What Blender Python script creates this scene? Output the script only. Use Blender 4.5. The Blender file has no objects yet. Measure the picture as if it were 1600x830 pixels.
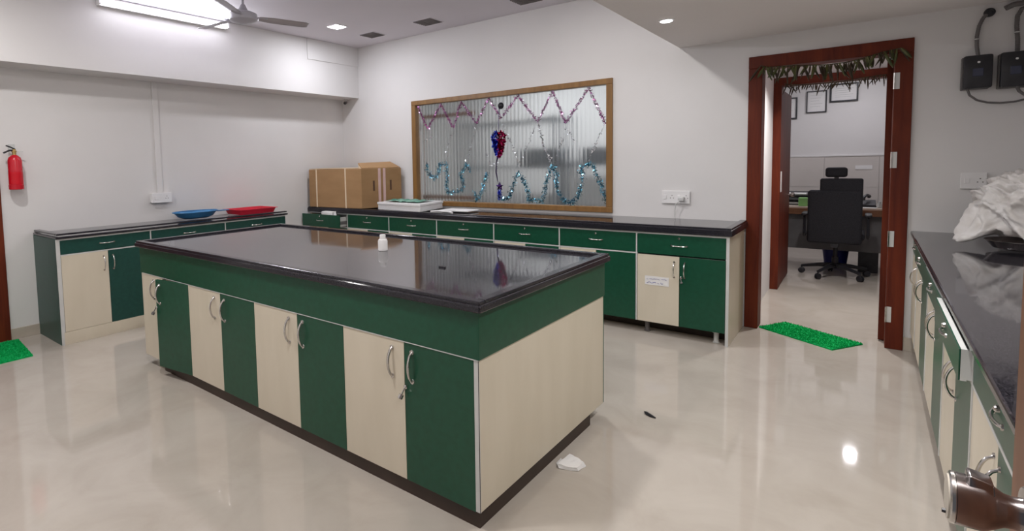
import bpy, bmesh, math, random
from mathutils import Vector, Matrix, noise
random.seed(7)
SC = bpy.context.scene
COL = SC.collection
PI = math.pi
R = math.radians

# ---------------------------------------------------------------- camera
YAW, PITCH, ROLL = 0.7013, -0.0684, -0.0236
cd = bpy.data.cameras.new('camera')
cam = bpy.data.objects.new('camera', cd)
COL.objects.link(cam)
cy, sy, cp, sp = math.cos(YAW), math.sin(YAW), math.cos(PITCH), math.sin(PITCH)
F = Vector((-sy*cp, cy*cp, sp)); Rt = Vector((cy, sy, 0)); U = Rt.cross(F)
cr, sr = math.cos(ROLL), math.sin(ROLL)
R2 = Rt*cr + U*sr; U2 = -Rt*sr + U*cr
m = Matrix((R2, U2, -F)).transposed().to_4x4()
m.translation = (0.0795, -5.0396, 1.3896)
cam.matrix_world = m
cd.sensor_fit = 'HORIZONTAL'; cd.sensor_width = 36.0
cd.lens = 846.92/1600*36
cd.shift_x = (800-641.28)/1600
cd.shift_y = (312.39-415)/1600
cd.clip_start = 0.02; cd.clip_end = 60
SC.camera = cam

# ---------------------------------------------------------------- world, exposure
w = bpy.data.worlds.new('world'); SC.world = w; w.use_nodes = True
w.node_tree.nodes['Background'].inputs[0].default_value = (0.8, 0.82, 0.9, 1)
w.node_tree.nodes['Background'].inputs[1].default_value = 0.15
SC.view_settings.view_transform = 'Standard'
SC.view_settings.look = 'None'
SC.view_settings.gamma = 1
SC.view_settings.use_curve_mapping = False
SC.view_settings.exposure = -0.25

# ---------------------------------------------------------------- lights (each belongs to a lamp built below)
def area(name, loc, sx, sy_, power, col=(1, 1, 1), rot=(0, 0, 0), spread=PI):
    l = bpy.data.lights.new(name, 'AREA'); l.shape = 'RECTANGLE'; l.size = sx; l.size_y = sy_
    l.energy = power; l.color = col; l.spread = spread
    o = bpy.data.objects.new(name, l); o.location = loc; o.rotation_euler = rot
    COL.objects.link(o); return o
COOL = (0.93, 0.94, 1.0)
WARM = (1.0, 0.97, 0.945)
LIGHTS = [
    # tube batten at the top of the beam
    ('tube_lamp', (-4.936, -2.51, 2.823), 0.03, 1.19, 26, COOL, (0, R(-76), 0)),
    ('panel_lamp', (-4.36, -0.95, 2.868), 0.13, 0.13, 16, COOL, (0, 0, 0)),
    ('panel_lamp', (-1.75, -1.45, 2.868), 0.13, 0.13, 23, WARM, (0, 0, 0)),
    ('panel_lamp', (-1.75, -4.2, 2.868), 0.16, 0.16, 30, WARM, (0, 0, 0)),
    ('panel_lamp', (-3.9, -4.3, 2.868), 0.16, 0.16, 28, WARM, (0, 0, 0)),
    ('spot_lamp', (-0.978, -1.088, 2.285), 0.07, 0.07, 5, COOL, (0, 0, 0)),
    ('spot_lamp', (0.1, -4.35, 2.285), 0.07, 0.07, 18, WARM, (0, 0, 0)),
    ('spot_lamp', (0.15, -2.5, 2.285), 0.07, 0.07, 22, WARM, (0, 0, 0), R(150)),
    ('office_lamp', (0.0, 3.9, 2.58), 0.10, 0.07, 10.5, (0.97, 0.95, 1.0), (0, 0, 0)),
    ('office_lamp', (-0.9, 3.2, 2.58), 0.10, 0.07, 10.5, (0.97, 0.95, 1.0), (0, 0, 0)),
    ('passage_lamp', (-0.15, 0.85, 2.33), 0.10, 0.10, 22, WARM, (0, 0, 0), R(120)),
    ('store_lamp', (-3.3, 1.3, 2.66), 1.2, 0.10, 32, COOL, (0, 0, 0)),
    ('store_lamp', (-1.8, 1.3, 2.66), 0.6, 0.10, 14, COOL, (0, 0, 0)),
]
for a in LIGHTS: area(*a)

# ---------------------------------------------------------------- materials
def new_mat(name):
    mt = bpy.data.materials.new(name); mt.use_nodes = True
    nt = mt.node_tree; return mt, nt, nt.nodes['Principled BSDF']
def pset(b, **k):
    for n, v in k.items():
        b.inputs[n.replace('_', ' ')].default_value = v
def noisy(name, c1, c2, scale=4, rough=0.5, bump=0.0, bscale=60, detail=4, metal=0, spec=0.5, lo=0.35, hi=0.65, stretch=(1, 1, 1), ior=1.5, rvar=0.0, bdist=0.002):
    mt, nt, b = new_mat(name)
    tc = nt.nodes.new('ShaderNodeTexCoord'); mp = nt.nodes.new('ShaderNodeMapping')
    mp.inputs['Scale'].default_value = stretch
    nz = nt.nodes.new('ShaderNodeTexNoise'); nz.inputs['Scale'].default_value = scale; nz.inputs['Detail'].default_value = detail
    rp = nt.nodes.new('ShaderNodeValToRGB')
    rp.color_ramp.elements[0].position = lo; rp.color_ramp.elements[0].color = (*c1, 1)
    rp.color_ramp.elements[1].position = hi; rp.color_ramp.elements[1].color = (*c2, 1)
    L = nt.links.new
    L(tc.outputs['Object'], mp.inputs[0]); L(mp.outputs[0], nz.inputs['Vector']); L(nz.outputs[0], rp.inputs[0]); L(rp.outputs[0], b.inputs['Base Color'])
    b.inputs['Roughness'].default_value = rough; b.inputs['Metallic'].default_value = metal
    b.inputs['Specular IOR Level'].default_value = spec; b.inputs['IOR'].default_value = ior
    if rvar:
        mr = nt.nodes.new('ShaderNodeMapRange'); mr.inputs[3].default_value = rough-rvar; mr.inputs[4].default_value = rough+rvar
        L(nz.outputs[0], mr.inputs[0]); L(mr.outputs[0], b.inputs['Roughness'])
    if bump:
        n2 = nt.nodes.new('ShaderNodeTexNoise'); n2.inputs['Scale'].default_value = bscale; n2.inputs['Detail'].default_value = 3
        bp = nt.nodes.new('ShaderNodeBump'); bp.inputs['Strength'].default_value = bump; bp.inputs['Distance'].default_value = bdist
        L(mp.outputs[0], n2.inputs['Vector']); L(n2.outputs[0], bp.inputs['Height']); L(bp.outputs[0], b.inputs['Normal'])
    return mt
M = {}
M['wall'] = noisy('wall_paint', (0.70, 0.685, 0.68), (0.73, 0.715, 0.71), 1.5, 0.62, 0.15, 40, spec=0.3)
M['ceil'] = noisy('ceiling_paint', (0.70, 0.67, 0.72), (0.73, 0.70, 0.75), 1.2, 0.7, spec=0.2)
M['ceil2'] = noisy('lowered_ceiling_paint', (0.76, 0.72, 0.71), (0.79, 0.75, 0.74), 1.2, 0.7, spec=0.2)
M['dado'] = noisy('dado_tile', (0.60, 0.56, 0.53), (0.64, 0.60, 0.57), 2, 0.4)
M['skirt'] = noisy('skirting_tile', (0.42, 0.37, 0.31), (0.50, 0.45, 0.38), 5, 0.3)
M['green'] = noisy('green_laminate', (0.005, 0.060, 0.030), (0.007, 0.072, 0.038), 30, 0.32, 0.06, 300, spec=0.45)
M['greend'] = noisy('dark_green_laminate', (0.010, 0.055, 0.045), (0.013, 0.068, 0.055), 30, 0.35, spec=0.4)
M['cream'] = noisy('cream_laminate', (0.64, 0.575, 0.46), (0.67, 0.605, 0.49), 3, 0.36, stretch=(3, 3, 0.7), spec=0.4)
M['white'] = noisy('white_plastic', (0.78, 0.77, 0.77), (0.82, 0.81, 0.81), 3, 0.35)
M['strip'] = noisy('edge_strip_pvc', (0.55, 0.56, 0.55), (0.62, 0.62, 0.61), 8, 0.4)
M['dark'] = noisy('dark_plinth_and_shade', (0.030, 0.016, 0.011), (0.045, 0.026, 0.018), 5, 0.5)  # plinth brown, also used as painted shade under island and back run
M['chrome'] = noisy('brushed_steel', (0.55, 0.52, 0.50), (0.68, 0.66, 0.64), 40, 0.22, metal=1)
M['steel'] = noisy('polished_steel', (0.36, 0.33, 0.33), (0.44, 0.41, 0.41), 3, 0.20, metal=1, rvar=0.06)
M['black'] = noisy('black_plastic', (0.012, 0.012, 0.016), (0.02, 0.02, 0.026), 20, 0.4)
M['blackf'] = noisy('black_fabric', (0.008, 0.008, 0.012), (0.018, 0.018, 0.024), 120, 0.85, 0.4, 400)
M['screen'] = noisy('meter_screen', (0.03, 0.035, 0.07), (0.04, 0.05, 0.09), 6, 0.2)
M['card'] = noisy('cardboard', (0.36, 0.215, 0.105), (0.41, 0.25, 0.125), 3, 0.75, 0.1, 90, stretch=(1, 1, 3), spec=0.2)
M['cardin'] = noisy('cardboard_edge', (0.55, 0.42, 0.29), (0.60, 0.46, 0.32), 5, 0.8, spec=0.2)
M['red'] = noisy('red_plastic', (0.55, 0.008, 0.03), (0.62, 0.012, 0.04), 8, 0.35)
M['redpaint'] = noisy('red_enamel', (0.50, 0.006, 0.02), (0.58, 0.01, 0.025), 4, 0.25)
M['blue'] = noisy('blue_plastic', (0.03, 0.16, 0.36), (0.05, 0.22, 0.46), 8, 0.3)
M['bluebin'] = noisy('blue_bin_plastic', (0.008, 0.012, 0.14), (0.012, 0.02, 0.18), 8, 0.35)
M['lgreen'] = noisy('light_green_plastic', (0.25, 0.55, 0.18), (0.32, 0.62, 0.22), 8, 0.4)
M['paper'] = noisy('paper', (0.75, 0.74, 0.74), (0.82, 0.81, 0.80), 6, 0.8, 0.2, 30)
M['pink'] = noisy('pink_strap', (0.72, 0.48, 0.46), (0.76, 0.55, 0.52), 6, 0.5)
M['strap'] = noisy('cream_strap', (0.78, 0.64, 0.46), (0.82, 0.70, 0.54), 6, 0.5)
M['ink'] = noisy('blue_ink', (0.05, 0.05, 0.30), (0.08, 0.08, 0.38), 6, 0.6)
M['teal'] = noisy('teal_paper', (0.05, 0.20, 0.14), (0.22, 0.40, 0.32), 9, 0.6, lo=0.45, hi=0.6)
M['grille'] = noisy('grey_grille', (0.17, 0.155, 0.155), (0.21, 0.19, 0.19), 10, 0.7)
M['fan'] = noisy('fan_enamel', (0.42, 0.41, 0.46), (0.46, 0.45, 0.50), 5, 0.35)
M['fanb'] = noisy('fan_blade_brown', (0.36, 0.32, 0.33), (0.40, 0.36, 0.37), 5, 0.35)
M['leaf'] = noisy('mango_leaf', (0.028, 0.045, 0.010), (0.10, 0.10, 0.022), 14, 0.55)
M['leafd'] = noisy('dried_leaf', (0.025, 0.014, 0.007), (0.06, 0.045, 0.018), 14, 0.6)
M['desk'] = noisy('desk_wood', (0.20, 0.085, 0.04), (0.25, 0.11, 0.055), 6, 0.4, stretch=(1, 8, 8))
M['desktop'] = noisy('desk_laminate', (0.55, 0.45, 0.38), (0.6, 0.5, 0.42), 6, 0.35)
M['panelg'] = noisy('grey_modesty_panel', (0.12, 0.115, 0.12), (0.15, 0.145, 0.15), 6, 0.5)
M['ship'] = noisy('shelf_steel', (0.16, 0.18, 0.20), (0.20, 0.22, 0.24), 6, 0.45)
M['storew'] = noisy('store_paint', (0.60, 0.60, 0.58), (0.64, 0.64, 0.62), 2, 0.7)
M['pouch'] = noisy('grey_conduit', (0.12, 0.11, 0.11), (0.15, 0.14, 0.14), 6, 0.5)

def wood(name, c1, c2, scale, rough):
    mt, nt, b = new_mat(name); L = nt.links.new
    tc = nt.nodes.new('ShaderNodeTexCoord'); mp = nt.nodes.new('ShaderNodeMapping'); mp.inputs['Scale'].default_value = (9, 9, 0.9)
    nz = nt.nodes.new('ShaderNodeTexNoise'); nz.inputs['Scale'].default_value = scale; nz.inputs['Detail'].default_value = 6; nz.inputs['Distortion'].default_value = 0.8
    rp = nt.nodes.new('ShaderNodeValToRGB'); rp.color_ramp.elements[0].position = 0.3; rp.color_ramp.elements[1].position = 0.72
    rp.color_ramp.elements[0].color = (*c1, 1); rp.color_ramp.elements[1].color = (*c2, 1)
    L(tc.outputs['Object'], mp.inputs[0]); L(mp.outputs[0], nz.inputs['Vector']); L(nz.outputs[0], rp.inputs[0]); L(rp.outputs[0], b.inputs['Base Color'])
    bp = nt.nodes.new('ShaderNodeBump'); bp.inputs['Strength'].default_value = 0.15; bp.inputs['Distance'].default_value = 0.001
    L(nz.outputs[0], bp.inputs['Height']); L(bp.outputs[0], b.inputs['Normal'])
    b.inputs['Roughness'].default_value = rough; return mt
M['wood'] = wood('dark_teak', (0.085, 0.011, 0.004), (0.150, 0.025, 0.007), 2.2, 0.5)
M['wood'].node_tree.nodes['Principled BSDF'].inputs['Specular IOR Level'].default_value = 0.25
M['woodw'] = wood('honey_wood', (0.19, 0.092, 0.024), (0.27, 0.138, 0.038), 2.4, 0.42)

def granite():
    mt, nt, b = new_mat('black_granite'); L = nt.links.new
    tc = nt.nodes.new('ShaderNodeTexCoord')
    v = nt.nodes.new('ShaderNodeTexNoise'); v.inputs['Scale'].default_value = 260; v.inputs['Detail'].default_value = 4
    rp = nt.nodes.new('ShaderNodeValToRGB'); e = rp.color_ramp.elements
    e[0].position = 0.42; e[0].color = (0.012, 0.011, 0.014, 1); e[1].position = 0.72; e[1].color = (0.085, 0.080, 0.095, 1)
    L(tc.outputs['Object'], v.inputs['Vector']); L(v.outputs[0], rp.inputs[0]); L(rp.outputs[0], b.inputs['Base Color'])
    # wipe smears and dust change the gloss a little
    n2 = nt.nodes.new('ShaderNodeTexNoise'); n2.inputs['Scale'].default_value = 3.5; n2.inputs['Detail'].default_value = 8
    mr = nt.nodes.new('ShaderNodeMapRange'); mr.inputs[1].default_value = 0.35; mr.inputs[2].default_value = 0.75; mr.inputs[3].default_value = 0.03; mr.inputs[4].default_value = 0.09
    L(tc.outputs['Object'], n2.inputs['Vector']); L(n2.outputs[0], mr.inputs[0]); L(mr.outputs[0], b.inputs['Roughness'])
    b.inputs['IOR'].default_value = 2.1
    return mt
M['granite'] = granite()
M['gedge'] = noisy('granite_edge', (0.010, 0.009, 0.013), (0.030, 0.028, 0.036), 220, 0.16, ior=1.45)

def floor_mat():
    mt, nt, b = new_mat('polished_floor_tile'); L = nt.links.new
    tc = nt.nodes.new('ShaderNodeTexCoord')
    n1 = nt.nodes.new('ShaderNodeTexNoise'); n1.inputs['Scale'].default_value = 2.6; n1.inputs['Detail'].default_value = 10; n1.inputs['Distortion'].default_value = 0.8; n1.inputs['Roughness'].default_value = 0.6
    r1 = nt.nodes.new('ShaderNodeValToRGB'); e = r1.color_ramp.elements
    e[0].position = 0.30; e[0].color = (0.43, 0.385, 0.335, 1); e[1].position = 0.70; e[1].color = (0.50, 0.455, 0.405, 1)
    x = e.new(0.5); x.color = (0.47, 0.425, 0.375, 1)
    L(tc.outputs['Object'], n1.inputs['Vector']); L(n1.outputs[0], r1.inputs[0]); L(r1.outputs[0], b.inputs['Base Color'])
    mr = nt.nodes.new('ShaderNodeMapRange'); mr.inputs[3].default_value = 0.03; mr.inputs[4].default_value = 0.075
    L(n1.outputs[0], mr.inputs[0]); L(mr.outputs[0], b.inputs['Roughness'])
    b.inputs['IOR'].default_value = 1.55
    return mt
M['floor'] = floor_mat()

def emis(name, c, s):
    mt, nt, b = new_mat(name); pset(b, Base_Color=(*c, 1)); b.inputs['Emission Color'].default_value = (*c, 1); b.inputs['Emission Strength'].default_value = s
    return mt
M['tube'] = emis('tube_glow', (0.93, 0.94, 1), 14)
M['led'] = emis('led_glow', (0.96, 0.95, 1), 22)
M['ledo'] = emis('office_led_glow', (0.96, 0.95, 1), 22)

def reeded():
    mt, nt, b = new_mat('reeded_glass'); L = nt.links.new
    pset(b, Base_Color=(0.93, 0.95, 0.95, 1), Roughness=0.24, IOR=1.35); b.inputs['Transmission Weight'].default_value = 1.0
    tc = nt.nodes.new('ShaderNodeTexCoord')
    wv = nt.nodes.new('ShaderNodeTexWave'); wv.wave_type = 'BANDS'; wv.bands_direction = 'X'; wv.inputs['Scale'].default_value = 7.0
    bp = nt.nodes.new('ShaderNodeBump'); bp.inputs['Strength'].default_value = 0.8; bp.inputs['Distance'].default_value = 0.008
    L(tc.outputs['Object'], wv.inputs['Vector']); L(wv.outputs[1], bp.inputs['Height']); L(bp.outputs[0], b.inputs['Normal'])
    return mt
M['glass'] = reeded()
def tinsel(name, c, c2):
    mt = noisy(name, c, c2, 90, 0.18, metal=1, detail=1, lo=0.45, hi=0.55)
    return mt
M['tpink'] = tinsel('pink_tinsel', (0.62, 0.20, 0.44), (0.50, 0.26, 0.52))
M['tsilver'] = tinsel('silver_tinsel', (0.85, 0.85, 0.88), (0.65, 0.65, 0.68))
M['tblue'] = tinsel('blue_tinsel', (0.10, 0.34, 0.48), (0.22, 0.50, 0.60))
M['tindigo'] = tinsel('indigo_tinsel', (0.03, 0.04, 0.50), (0.08, 0.14, 0.62))
M['tred'] = tinsel('red_tinsel', (0.50, 0.02, 0.08), (0.40, 0.03, 0.16))
M['tdark'] = tinsel('dark_violet_foil', (0.05, 0.02, 0.12), (0.10, 0.05, 0.20))
def plasticbag():
    mt = noisy('white_polythene', (0.66, 0.63, 0.60), (0.80, 0.78, 0.77), 7, 0.34, 0.5, 16, bdist=0.012, stretch=(1, 1, 1.6))
    b = mt.node_tree.nodes['Principled BSDF']
    b.inputs['Subsurface Weight'].default_value = 0.0
    return mt
M['bag'] = plasticbag()
def turf():
    mt = noisy('green_mat_pile', (0.0, 0.33, 0.075), (0.01, 0.45, 0.12), 60, 0.9, 0.8, 260, spec=0.1)
    return mt
M['turf'] = turf()

# ---------------------------------------------------------------- mesh helpers
def BM(): return bmesh.new()
def box(bm, x0, x1, y0, y1, z0, z1, bev=0.0, mat=None):
    vs = [bm.verts.new(p) for p in ((x0,y0,z0),(x1,y0,z0),(x1,y1,z0),(x0,y1,z0),(x0,y0,z1),(x1,y0,z1),(x1,y1,z1),(x0,y1,z1))]
    fs = [bm.faces.new([vs[i] for i in f]) for f in ((0,3,2,1),(4,5,6,7),(0,1,5,4),(1,2,6,5),(2,3,7,6),(3,0,4,7))]
    if bev:
        es = list({e for f in fs for e in f.edges})
        bmesh.ops.bevel(bm, geom=es, offset=bev, segments=2, affect='EDGES', profile=0.5)
    elif mat is not None:
        bmesh.ops.transform(bm, matrix=mat, verts=vs)
    return vs
def hexa(bm, b4, t4):
    vs = [bm.verts.new(p) for p in list(b4)+list(t4)]
    for f in ((0,3,2,1),(4,5,6,7),(0,1,5,4),(1,2,6,5),(2,3,7,6),(3,0,4,7)): bm.faces.new([vs[i] for i in f])
    return vs
def ring_basis(d):
    d = d.normalized(); a = Vector((0,0,1)) if abs(d.z) < 0.9 else Vector((1,0,0))
    u = d.cross(a).normalized(); return u, d.cross(u).normalized()
def lathe(bm, base, axis, prof, seg=20, cap=True):
    """prof: list of (t, r) along axis from base"""
    base = Vector(base); axis = Vector(axis).normalized(); u, v = ring_basis(axis); rings = []
    for t, r in prof:
        rings.append([bm.verts.new(base+axis*t+(u*math.cos(2*PI*i/seg)+v*math.sin(2*PI*i/seg))*max(r, 1e-4)) for i in range(seg)])
    for a, b in zip(rings, rings[1:]):
        for i in range(seg): bm.faces.new((a[i], a[(i+1)%seg], b[(i+1)%seg], b[i]))
    if cap:
        bm.faces.new(list(reversed(rings[0]))); bm.faces.new(rings[-1])
def tube(bm, pts, r, seg=8, rads=None):
    pts = [Vector(p) for p in pts]; rings = []; pu = None
    for i, p in enumerate(pts):
        d = (pts[min(i+1, len(pts)-1)]-pts[max(i-1, 0)]).normalized()
        if pu is None: u, v = ring_basis(d)
        else:
            u = (pu-d*pu.dot(d)).normalized(); v = d.cross(u)
        pu = u; rr = rads[i] if rads else r
        rings.append([bm.verts.new(p+(u*math.cos(2*PI*k/seg)+v*math.sin(2*PI*k/seg))*rr) for k in range(seg)])
    for a, b in zip(rings, rings[1:]):
        for i in range(seg): bm.faces.new((a[i], a[(i+1)%seg], b[(i+1)%seg], b[i]))
    bm.faces.new(list(reversed(rings[0]))); bm.faces.new(rings[-1])
def prism(bm, pts, z0, z1):
    a = [bm.verts.new((x, y, z0)) for x, y in pts]; b = [bm.verts.new((x, y, z1)) for x, y in pts]
    n = len(pts); bm.faces.new(list(reversed(a))); bm.faces.new(b)
    for i in range(n): bm.faces.new((a[i], a[(i+1)%n], b[(i+1)%n], b[i]))

def rootloc(o):
    while o.parent: o = o.parent
    return Vector(o.location)
def obj(name, bm, mat, parent=None, local=False, smooth=False, label=None, kind=None):
    if parent is not None and not local:
        bmesh.ops.translate(bm, vec=-rootloc(parent), verts=bm.verts)
    bmesh.ops.recalc_face_normals(bm, faces=bm.faces)
    me = bpy.data.meshes.new(name); bm.to_mesh(me); bm.free()
    for mm in (mat if isinstance(mat, (list, tuple)) else [mat]): me.materials.append(mm)
    if smooth:
        for p in me.polygons: p.use_smooth = True
        try: me.set_sharp_from_angle(angle=R(35))
        except Exception: pass
    o = bpy.data.objects.new(name, me); COL.objects.link(o)
    if parent is not None: o.parent = parent
    if label: o['label'] = label
    if kind: o['kind'] = kind
    return o
def thing(name, label, cat, loc=(0,0,0), rz=0, group=None):
    o = bpy.data.objects.new(name, None); o.empty_display_size = 0.05; COL.objects.link(o)
    o.location = loc; o.rotation_euler = (0, 0, rz); o['label'] = label; o['category'] = cat
    if group: o['group'] = group
    return o
def tag(o, label, cat, group=None):
    o['label'] = label; o['category'] = cat
    if group: o['group'] = group
    return o
def struct(name, bm, mat, parent=None, smooth=False):
    return obj(name, bm, mat, parent, local=True, smooth=smooth, kind=None if parent else 'structure')
def bx(*a, **k):
    b = BM(); box(b, *a, **k); return b

# ================================================================ THE SETTING
XL, XR, YF = -5.332, 0.95, -5.30      # left wall, right wall, wall behind the camera
ZC, ZS, XS = 2.884, 2.3025, -1.161    # ceiling, lowered ceiling and its left edge
WX0, WX1, WZ0, WZ1 = -4.115, -1.7195, 0.882, 2.1197
DX0, DX1, DH = -0.6545, 0.2984, 2.15

b = BM(); box(b, -6.6, 1.6, YF-0.15, 5.0, -0.1, 0.0); struct('floor', b, M['floor'])
b = BM(); box(b, XL-0.2, XR+0.15, YF-0.15, 0.0, ZC, ZC+0.1); struct('ceiling', b, M['ceil'])
b = BM(); box(b, XS, XR, YF, 0.0, ZS, ZC-0.002); struct('ceiling_lowered', b, M['ceil2'])
b = BM()                                                      # back wall with window and door openings
T = 0.14
box(b, XL-0.2, WX0+0.02, 0, T, 0, 3.0); box(b, WX0+0.02, WX1-0.02, 0, T, 0, WZ0+0.02); box(b, WX0+0.02, WX1-0.02, 0, T, WZ1-0.02, 3.0)
box(b, WX1-0.02, DX0+0.02, 0, T, 0, 3.0); box(b, DX0+0.02, DX1-0.02, 0, T, DH-0.02, 3.0); box(b, DX1-0.02, XR+0.15, 0, T, 0, 3.0)
struct('wall_back', b, M['wall'])
b = BM()                                                      # left wall with a door opening
box(b, XL-0.15, XL, -3.90, T, 0, 3.0); box(b, XL-0.15, XL, YF-0.15, -4.80, 0, 3.0); box(b, XL-0.15, XL, -4.80, -3.90, 2.1, 3.0)
struct('wall_left', b, M['wall'])
b = BM(); box(b, XR, XR+0.15, YF-0.15, 0, 0, 3.0); struct('wall_right', b, M['wall'])
b = BM(); box(b, XL-0.15, -0.72, YF-0.15, YF, 0, 3.0); box(b, 0.24, XR+0.15, YF-0.15, YF, 0, 3.0); box(b, -0.72, 0.24, YF-0.15, YF, 2.1, 3.0)
struct('wall_front', b, M['wall'])
# beam over the left wall
b = BM(); box(b, XL, -5.014, YF, 0, 2.242, ZC-0.002); struct('beam_left', b, M['wall'])
b = BM(); box(b, -5.014, -5.004, -0.835, -0.001, 2.642, ZC-0.002); struct('trim_1', b, M['wall'])
b = BM(); box(b, XL, XL+0.012, -3.82, -3.60, 0, 0.088, 0.002); struct('baseboard_left', b, M['skirt'])
b = BM(); box(b, XL, -5.25, -0.012, 0, 0, 0.088, 0.002); struct('baseboard_back', b, M['skirt'])
b = BM(); box(b, 0.2984, 0.46, -0.012, 0, 0, 0.095, 0.002); struct('baseboard_right', b, M['skirt'])

# ---- passage and office beyond the door
b = BM(); box(b, -0.80, -0.667, T, 1.60, 0, 2.7); struct('wall_passage_left', b, M['wall'])
b = BM(); box(b, 0.31, 0.42, T, 1.60, 0, 2.7); struct('wall_passage_right', b, M['wall'])
b = BM(); box(b, -0.80, 0.42, T, 1.6, 2.4, 2.5); struct('ceiling_passage', b, M['ceil'])
b = BM(); box(b, -1.6, -0.667, 1.6, 1.72, 0, 2.7); box(b, 0.31, 1.5, 1.6, 1.72, 0, 2.7); box(b, -0.667, 0.31, 1.6, 1.72, 2.145, 2.7)
struct('wall_office_front', b, M['wall'])
b = BM(); box(b, -1.7, -1.6, 1.6, 4.9, 0, 2.7); struct('wall_office_left', b, M['wall'])
b = BM(); box(b, 1.5, 1.6, 1.6, 4.9, 0, 2.7); struct('wall_office_right', b, M['wall'])
b = BM(); box(b, -1.7, 1.6, 4.8, 4.9, 0, 2.7); wo = struct('wall_office_back', b, M['wall'])
b = BM(); box(b, -1.6, 1.5, 1.72, 4.8, 2.6, 2.7); struct('ceiling_office', b, M['ceil'])
for k, x in enumerate([-1.6+0.6*i for i in range(6)]):
    for z0, z1 in ((0, 0.44), (0.44, 0.90), (0.90, 1.335)):
        x1 = min(x+0.6, 1.5)
        if x1-x > 0.05:
            b = BM(); box(b, x+0.0015, x1-0.0015, 4.788, 4.80, z0+0.0015, z1-0.0015); struct('tile', b, M['dado'], wo)
b = BM(); box(b, -1.6, 1.5, 4.78, 4.80, 1.335, 1.36, 0.003); struct('trim_2', b, M['wall'])

# ---- store room behind the reeded window
b = BM(); box(b, XL-0.2, -0.80, 2.3, 2.4, 0, 2.7); struct('wall_store_back', b, M['storew'])
b = BM(); box(b, XL-0.2, XL-0.1, T, 2.3, 0, 2.7); struct('wall_store_left', b, M['storew'])
b = BM(); box(b, XL-0.2, -0.80, T, 2.4, 2.7, 2.8); struct('ceiling_store', b, M['storew'])

# ---- window_1 : honey wood frame and one pane of reeded glass
win = bpy.data.objects.new('window_1', None); COL.objects.link(win); win.location = (WX0, 0, WZ0); win['kind'] = 'structure'
fw = 0.052
for nm, a in (('frame_rail', (WX0, WX1, -0.022, 0.07, WZ1-fw, WZ1)), ('frame_rail', (WX0, WX1, -0.022, 0.07, WZ0, WZ0+fw)),
              ('frame_stile', (WX0, WX0+fw+0.008, -0.021, 0.07, WZ0+fw, WZ1-fw)), ('frame_stile', (WX1-fw-0.006, WX1, -0.021, 0.07, WZ0+fw, WZ1-fw))):
    obj(nm, bx(*a, bev=0.004), M['woodw'], win)
b = BM(); box(b, WX0+fw-0.01, WX1-fw+0.01, 0.020, 0.028, WZ0+fw-0.01, WZ1-fw+0.01)
obj('pane', b, M['glass'], win, label='vertically reeded frosted glass pane')

# ---- door_1 : outer door frame, its open leaf, hinges
d1 = bpy.data.objects.new('door_1', None); COL.objects.link(d1); d1.location = (DX0, 0, 0); d1['kind'] = 'structure'
jw = 0.092
obj('jamb', bx(DX0, DX0+jw, -0.02, T+0.01, 0, DH-jw, bev=0.004), M['wood'], d1)
obj('jamb', bx(DX1-jw-0.004, DX1, -0.02, T+0.01, 0, DH-jw, bev=0.004), M['wood'], d1)
obj('lintel', bx(DX0, DX1, -0.022, T+0.01, DH-jw, DH, bev=0.004), M['wood'], d1)
b = BM(); hexa(b, [(0.168,0.16,0.01),(0.208,0.16,0.01),(0.292,1.0,0.01),(0.252,1.0,0.01)], [(0.168,0.16,2.04),(0.208,0.16,2.04),(0.292,1.0,2.04),(0.252,1.0,2.04)])
obj('door_leaf', b, M['wood'], d1)
for z in (1.87, 1.33, 0.78, 0.245):
    b = bx(0.203, 0.232, -0.0235, -0.019, z-0.055, z+0.055, bev=0.001)
    h = obj('hinge', b, M['strip'], d1)
    b = BM(); lathe(b, (0.203, -0.026, z-0.055), (0,0,1), [(0, .005), (.11, .005)], 8); obj('hinge_pin', b, M['chrome'], h)
# ---- door_2 : inner frame of the office
d2 = bpy.data.objects.new('door_2', None); COL.objects.link(d2); d2.location = (-0.667, 1.6, 0); d2['kind'] = 'structure'
obj('jamb', bx(-0.675, -0.598, 1.565, 1.745, 0, 2.07, bev=0.004), M['wood'], d2)
obj('door_leaf', bx(-0.640, -0.600, 1.75, 2.50, 0.01, 2.04, bev=0.003), M['wood'], d2)
obj('jamb', bx(0.24, 0.318, 1.565, 1.745, 0, 2.07, bev=0.004), M['wood'], d2)
obj('lintel', bx(-0.675, 0.318, 1.565, 1.745, 2.07, 2.15, bev=0.004), M['wood'], d2)
obj('strike_plate', bx(-0.600, -0.594, 1.62, 1.70, 1.00, 1.21, bev=0.001), M['white'], d2)
b = BM(); lathe(b, (-0.598, 2.38, 0.93), (1,0,0), [(0,.012),(.02,.012),(.025,.028),(.05,.028),(.06,.015)], 14); obj('door_knob', b, M['chrome'], d2, smooth=True)
# ---- door_3 : frame in the left wall
d3 = bpy.data.objects.new('door_3', None); COL.objects.link(d3); d3.location = (XL, -4.3, 0); d3['kind'] = 'structure'
obj('jamb', bx(XL-0.15, XL+0.02, -3.93, -3.82, 0, 2.14, bev=0.004), M['wood'], d3)
obj('jamb', bx(XL-0.15, XL+0.02, -4.88, -4.77, 0, 2.14, bev=0.004), M['wood'], d3)
obj('lintel', bx(XL-0.15, XL+0.02, -4.77, -3.93, 2.04, 2.14, bev=0.004), M['wood'], d3)
obj('door_leaf', bx(XL-0.06, XL-0.02, -4.77, -3.93, 0.01, 2.04, bev=0.003), M['wood'], d3)

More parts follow.
